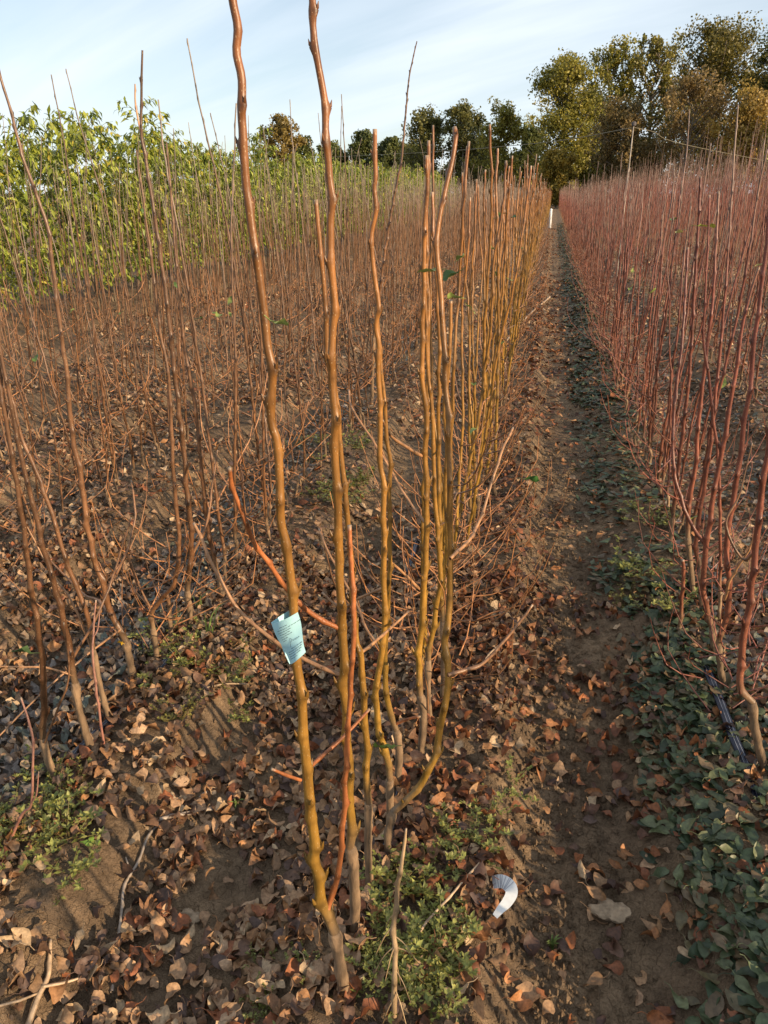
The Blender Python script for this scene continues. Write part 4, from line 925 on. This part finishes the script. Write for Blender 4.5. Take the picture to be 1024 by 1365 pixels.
# dead upright stalk with its torn strands
P = np.array([at(526, 1340, 1.0) * [1, 1, 0], at(526, 1300, 1.02), at(526, 1234, 1.05), at(534, 1176, 1.06), at(541, 1121, 1.07)]); P[0, 2] = -.03; P[1, 2] = max(P[1, 2], .02)
e = link('dead_stalk', None); e.location = P[0] + [0, 0, .03]; tag(e, 'dead dry broken stalk with torn fibres standing in the weeds', 'stalk')
link('stem', stem_mesh('stem', P - P[0], np.array([.006, .005, .005, .004, .002]), rng, np.array([.36, .24, .13]), np.array([.40, .27, .15]), sides=7, h=.3, budsz=0), e)
for q in range(12):
    s = rng.uniform(.05, .6); b = catmull(P, 20)[int(s * 19)]; d = rng.normal(0, 1, 3) * [.03, .03, .0]
    S = np.array([b, b + d * .5 + [0, 0, -.02], b + d + [0, 0, -.06]])
    link('fibre', stem_mesh('fibre', S - P[0], np.array([.0016, .0012, .0006]), rng, np.array([.34, .23, .12]), np.array([.34, .23, .12]), sides=4, h=.3, budsz=0), e)
# reddish dry weed stems by the brown row
for (pts, Y, lab) in (([(18, 1160), (30, 1085), (42, 1070), (44, 1000), (40, 965), (28, 930)], 1.22, 'reddish dry weed stem standing in the mossy weeds'),
                      ([(130, 945), (126, 900), (124, 850), (128, 800)], 1.6, 'thin red weed stem beside the slender brown sapling')):
    P = px_path(pts, Y); b = P[0].copy(); b[2] = gh1(b[0], b[1]); Q = P - b; Q[0, 2] = -.02
    e = link('dry_weed_stem', None); e.location = b; tag(e, lab, 'weed')
    link('stem', stem_mesh('stem', Q, np.linspace(.004, .002, len(P)), rng, np.array([.32, .14, .10]), np.array([.34, .18, .14]), sides=6, h=.4), e)
    link('side_shoot', stem_mesh('side_shoot', np.array([Q[2], Q[2] + [.02, 0, .03], Q[2] + [.03, .01, .09]]), np.array([.0022, .0018, .001]), rng, np.array([.32, .14, .10]), np.array([.34, .18, .14]), sides=5, h=.4), e)
# leaf on a low shoot over the path
e = link('path_shoot', None); P = px_path([(612, 745), (640, 712), (675, 690), (705, 655), (716, 632)], 2.9, 2.5); b = P[0].copy(); e.location = b
tag(e, 'arching low shoot with one large green leaf over the bank of the path', 'shoot')
P0 = np.array([ROW0, 2.9, gh1(ROW0, 2.9) - .02]); P = np.vstack([P0, P])
link('stem', stem_mesh('stem', P - b, np.linspace(.004, .0018, len(P)), rng, np.array([.34, .15, .06]), np.array([.34, .15, .06]), sides=6, h=.5), e)
attach_leaf(e, at(709, 638, 2.5) - b, rng, .055, (.05, .13, .03), (-.9, .2, .4))

# ------------------------------------------------------------------ blue tag
def sheet(corners, nu=10, nv=14, bulge=.006):
    a, b, c, d = [np.array(q) for q in corners]           # TL TR BR BL
    nrm = np.cross(b - a, d - a); nrm /= np.linalg.norm(nrm)
    if nrm[1] > 0: nrm = -nrm
    def f(u, v): return (a * (1 - u) + b * u) * (1 - v) + (d * (1 - u) + c * u) * v + nrm * (bulge * math.sin(math.pi * u) + .0025 * math.sin(6 * v + 3 * u))
    return f, nrm
YT = 1.005
cor = [at(362, 831, YT), at(397, 816, YT - .006), at(408, 869, YT - .008), at(387, 886, YT - .002)]
f, nrm = sheet(cor)
e = link('paper_tag', None); e.location = at(385, 850, YT); tb = np.array(e.location)
tag(e, 'pale blue printed paper tag folded round the amber stem', 'tag')
def surf_mesh(name, f, mat, nu=12, nv=16, th=.0004):
    V = np.array([f(u, v) for v in np.linspace(0, 1, nv) for u in np.linspace(0, 1, nu)]); W2 = V - nrm * th
    i = np.arange(nv - 1)[:, None] * nu + np.arange(nu - 1); F = np.stack([i, i + 1, i + nu + 1, i + nu], -1).reshape(-1, 4)
    mb = MB(); mb.add(V - tb, F, (1, 1, 1)); mb.add(W2 - tb, F[:, ::-1], (1, 1, 1)); return mb.mesh(name, mat)
link('front_sheet', surf_mesh('front_sheet', f, M_PAPER), e)
cb2 = [at(361.5, 830, YT + .002), at(385, 814, YT + .03), at(399, 872, YT + .03), at(386.5, 885.5, YT)]
f2, _ = sheet(cb2, bulge=-.004); link('back_sheet', surf_mesh('back_sheet', f2, M_PAPER), e)
def ink_stroke(uv, w, name):
    P = np.array([f(u, v) + nrm * .0005 for u, v in uv]); n = len(P)
    T = np.gradient(P, axis=0); S = np.cross(T, nrm); S /= np.linalg.norm(S, axis=1)[:, None] + 1e-12
    V = np.empty((2 * n, 3)); V[0::2] = P - S * w; V[1::2] = P + S * w
    i = np.arange(n - 1) * 2; F = np.stack([i, i + 2, i + 3, i + 1], -1); mb = MB(); mb.add(V - tb, F, (0, 0, 0)); link(name, mb.mesh(name, M_INK), e)
rt = np.random.default_rng(5)
def text_line(u0, u1, v):
    u = u0; P = []
    while u < u1:
        l = rt.uniform(.05, .13); P += [(u + l * k / 6, v + rt.uniform(-.006, .006)) for k in range(7)]
        ink_stroke(P, .00035, 'print_line'); P = []; u += l + .025
for v, a_, b_ in ((.14, .30, .62), (.20, .16, .95), (.255, .16, .66), (.31, .16, .52), (.365, .16, .66), (.42, .16, .45), (.47, .18, .36), (.70, .42, .92), (.75, .20, .92), (.80, .18, .90), (.85, .18, .82), (.90, .18, .55)): text_line(a_, b_, v)
ink_stroke([(.42, .66), (.44, .58), (.47, .50), (.52, .47), (.56, .50), (.53, .55), (.47, .56)], .00028, 'handwriting')
ink_stroke([(.60, .56), (.61, .52), (.62, .56), (.66, .53), (.68, .57), (.71, .53), (.73, .57), (.78, .53), (.80, .57), (.86, .54), (.90, .56)], .00025, 'handwriting')

# ------------------------------------------------------------------ white paper strip
g0 = ground_at(668, 1215)
cl = np.array([at(656, 1187, g0[1] + .05), at(668, 1186, g0[1] + .045), at(678, 1192, g0[1] + .03), at(681, 1202, g0[1] + .01), at(675, 1214, g0[1] - .01), at(666, 1224, g0[1] - .03), at(659, 1233, g0[1] - .045)])
cl = catmull(cl, 40)
ws = np.concatenate([np.full(16, .0150), np.linspace(.0150, .012, 10), np.linspace(.012, .007, 14)])
vd = CO - g0; vd = vd / np.linalg.norm(vd)
Tn = np.gradient(cl, axis=0); Tn /= np.linalg.norm(Tn, axis=1)[:, None]
wd = np.cross(vd, Tn); wd /= np.linalg.norm(wd, axis=1)[:, None]
wd = wd + np.linspace(-.35, .45, 40)[:, None] * vd; wd /= np.linalg.norm(wd, axis=1)[:, None]
lowest = (cl[:, 2] - ws).min(); shift = max(0, g0[2] + .016 - lowest)
e = link('paper_strip', None); e.location = g0; tag(e, 'curled white paper strip with printed lines lying beside the weeds', 'paper')
V = np.empty((120, 3)); V[0::3] = cl - wd * ws[:, None]; V[1::3] = cl; V[2::3] = cl + wd * ws[:, None]; V[:, 2] += shift
i = np.arange(39)[:, None] * 3 + np.arange(2); F = np.stack([i, i + 3, i + 4, i + 1], -1).reshape(-1, 4)
mb = MB(); mb.add(V - g0, F, (1, 1, 1)); link('strip', mb.mesh('strip', M_WHITE), e)
vw = CO - g0; vw = vw / np.linalg.norm(vw)
for q in range(9):
    k = 1 + q * 1.7; k0 = int(k); a_ = cl[k0] - wd[k0] * ws[k0] * .95; b_ = cl[k0] + wd[k0] * ws[k0] * .95
    t_ = cl[k0 + 1] - cl[k0]; t_ = t_ / np.linalg.norm(t_) * .0009
    V = np.array([a_ - t_, a_ + t_, b_ + t_, b_ - t_]) + vw * .0012; V[:, 2] += shift
    mb = MB(); mb.add(V - g0, [[0, 1, 2, 3]], (0, 0, 0)); link('print_line', mb.mesh('print_line', M_GREY), e)

# ------------------------------------------------------------------ post, wire, stake
YP = 16.0
top = at(845, 166, YP); e = link('support_post', None); e.location = (top[0], YP, gh1(top[0], YP))
h = top[2] - e.location[2]
V, F = tube(np.array([[0, 0, -.1], [0, 0, h * .5], [0, 0, h]]), .010, 8); mb = MB(); mb.add(V, F, (.28, .24, .2)); link('pole', mb.mesh('pole', M_TRUNK), e)
V, F = tube(np.array([[0, 0, h - .02], [0, 0, h + .03], [0, 0, h + .05]]), np.array([.04, .045, .02]), 10); mb = MB(); mb.add(V, F, (.08, .07, .07)); link('cap', mb.mesh('cap', M_TRUNK), e)
tag(e, 'thin capped post rising above the red saplings and holding the wire', 'post')
W0 = [at(300, 216, 30), at(512, 206, 25), at(600, 201, 22), at(662, 196, 20), at(750, 187, 18), at(844, 170, YP)]
V, F = tube(catmull(np.array(W0), 60), .007, 5); b = W0[-1]; mb = MB(); mb.add(V - b, F, (.45, .40, .28)); e = link('wire', mb.mesh('wire', M_WIRE)); e.location = b; tag(e, 'thin sagging wire running from the capped post across the field', 'wire')
W1 = [at(846, 170, YP), at(872, 176, 17), at(910, 192, 18), at(1060, 222, 22)]
V, F = tube(catmull(np.array(W1), 40), .005, 5); b = W1[0]; mb = MB(); mb.add(V - b, F, (.45, .40, .28)); e = link('wire', mb.mesh('wire', M_WIRE)); e.location = b; tag(e, 'short wire falling away from the capped post over the red rows', 'wire')
p = ground_at(733, 304); e = link('marker_stake', None); e.location = p; tag(e, 'small white marker stake at the far end of the path', 'stake')
hh = 22 * depth(p) / FPX; V, F = tube(np.array([[0, 0, -.05], [0, 0, hh * .6], [0, 0, hh]]), .055, 6); mb = MB(); mb.add(V, F, (1, 1, 1)); link('pole', mb.mesh('pole', M_WHITE), e)
V, F = tube(np.array([[0, 0, hh], [0, 0, hh + .03], [0, 0, hh + .08]]), np.array([.06, .06, .02]), 6); mb = MB(); mb.add(V, F, (1, 1, 1)); link('cap', mb.mesh('cap', M_WHITE), e)
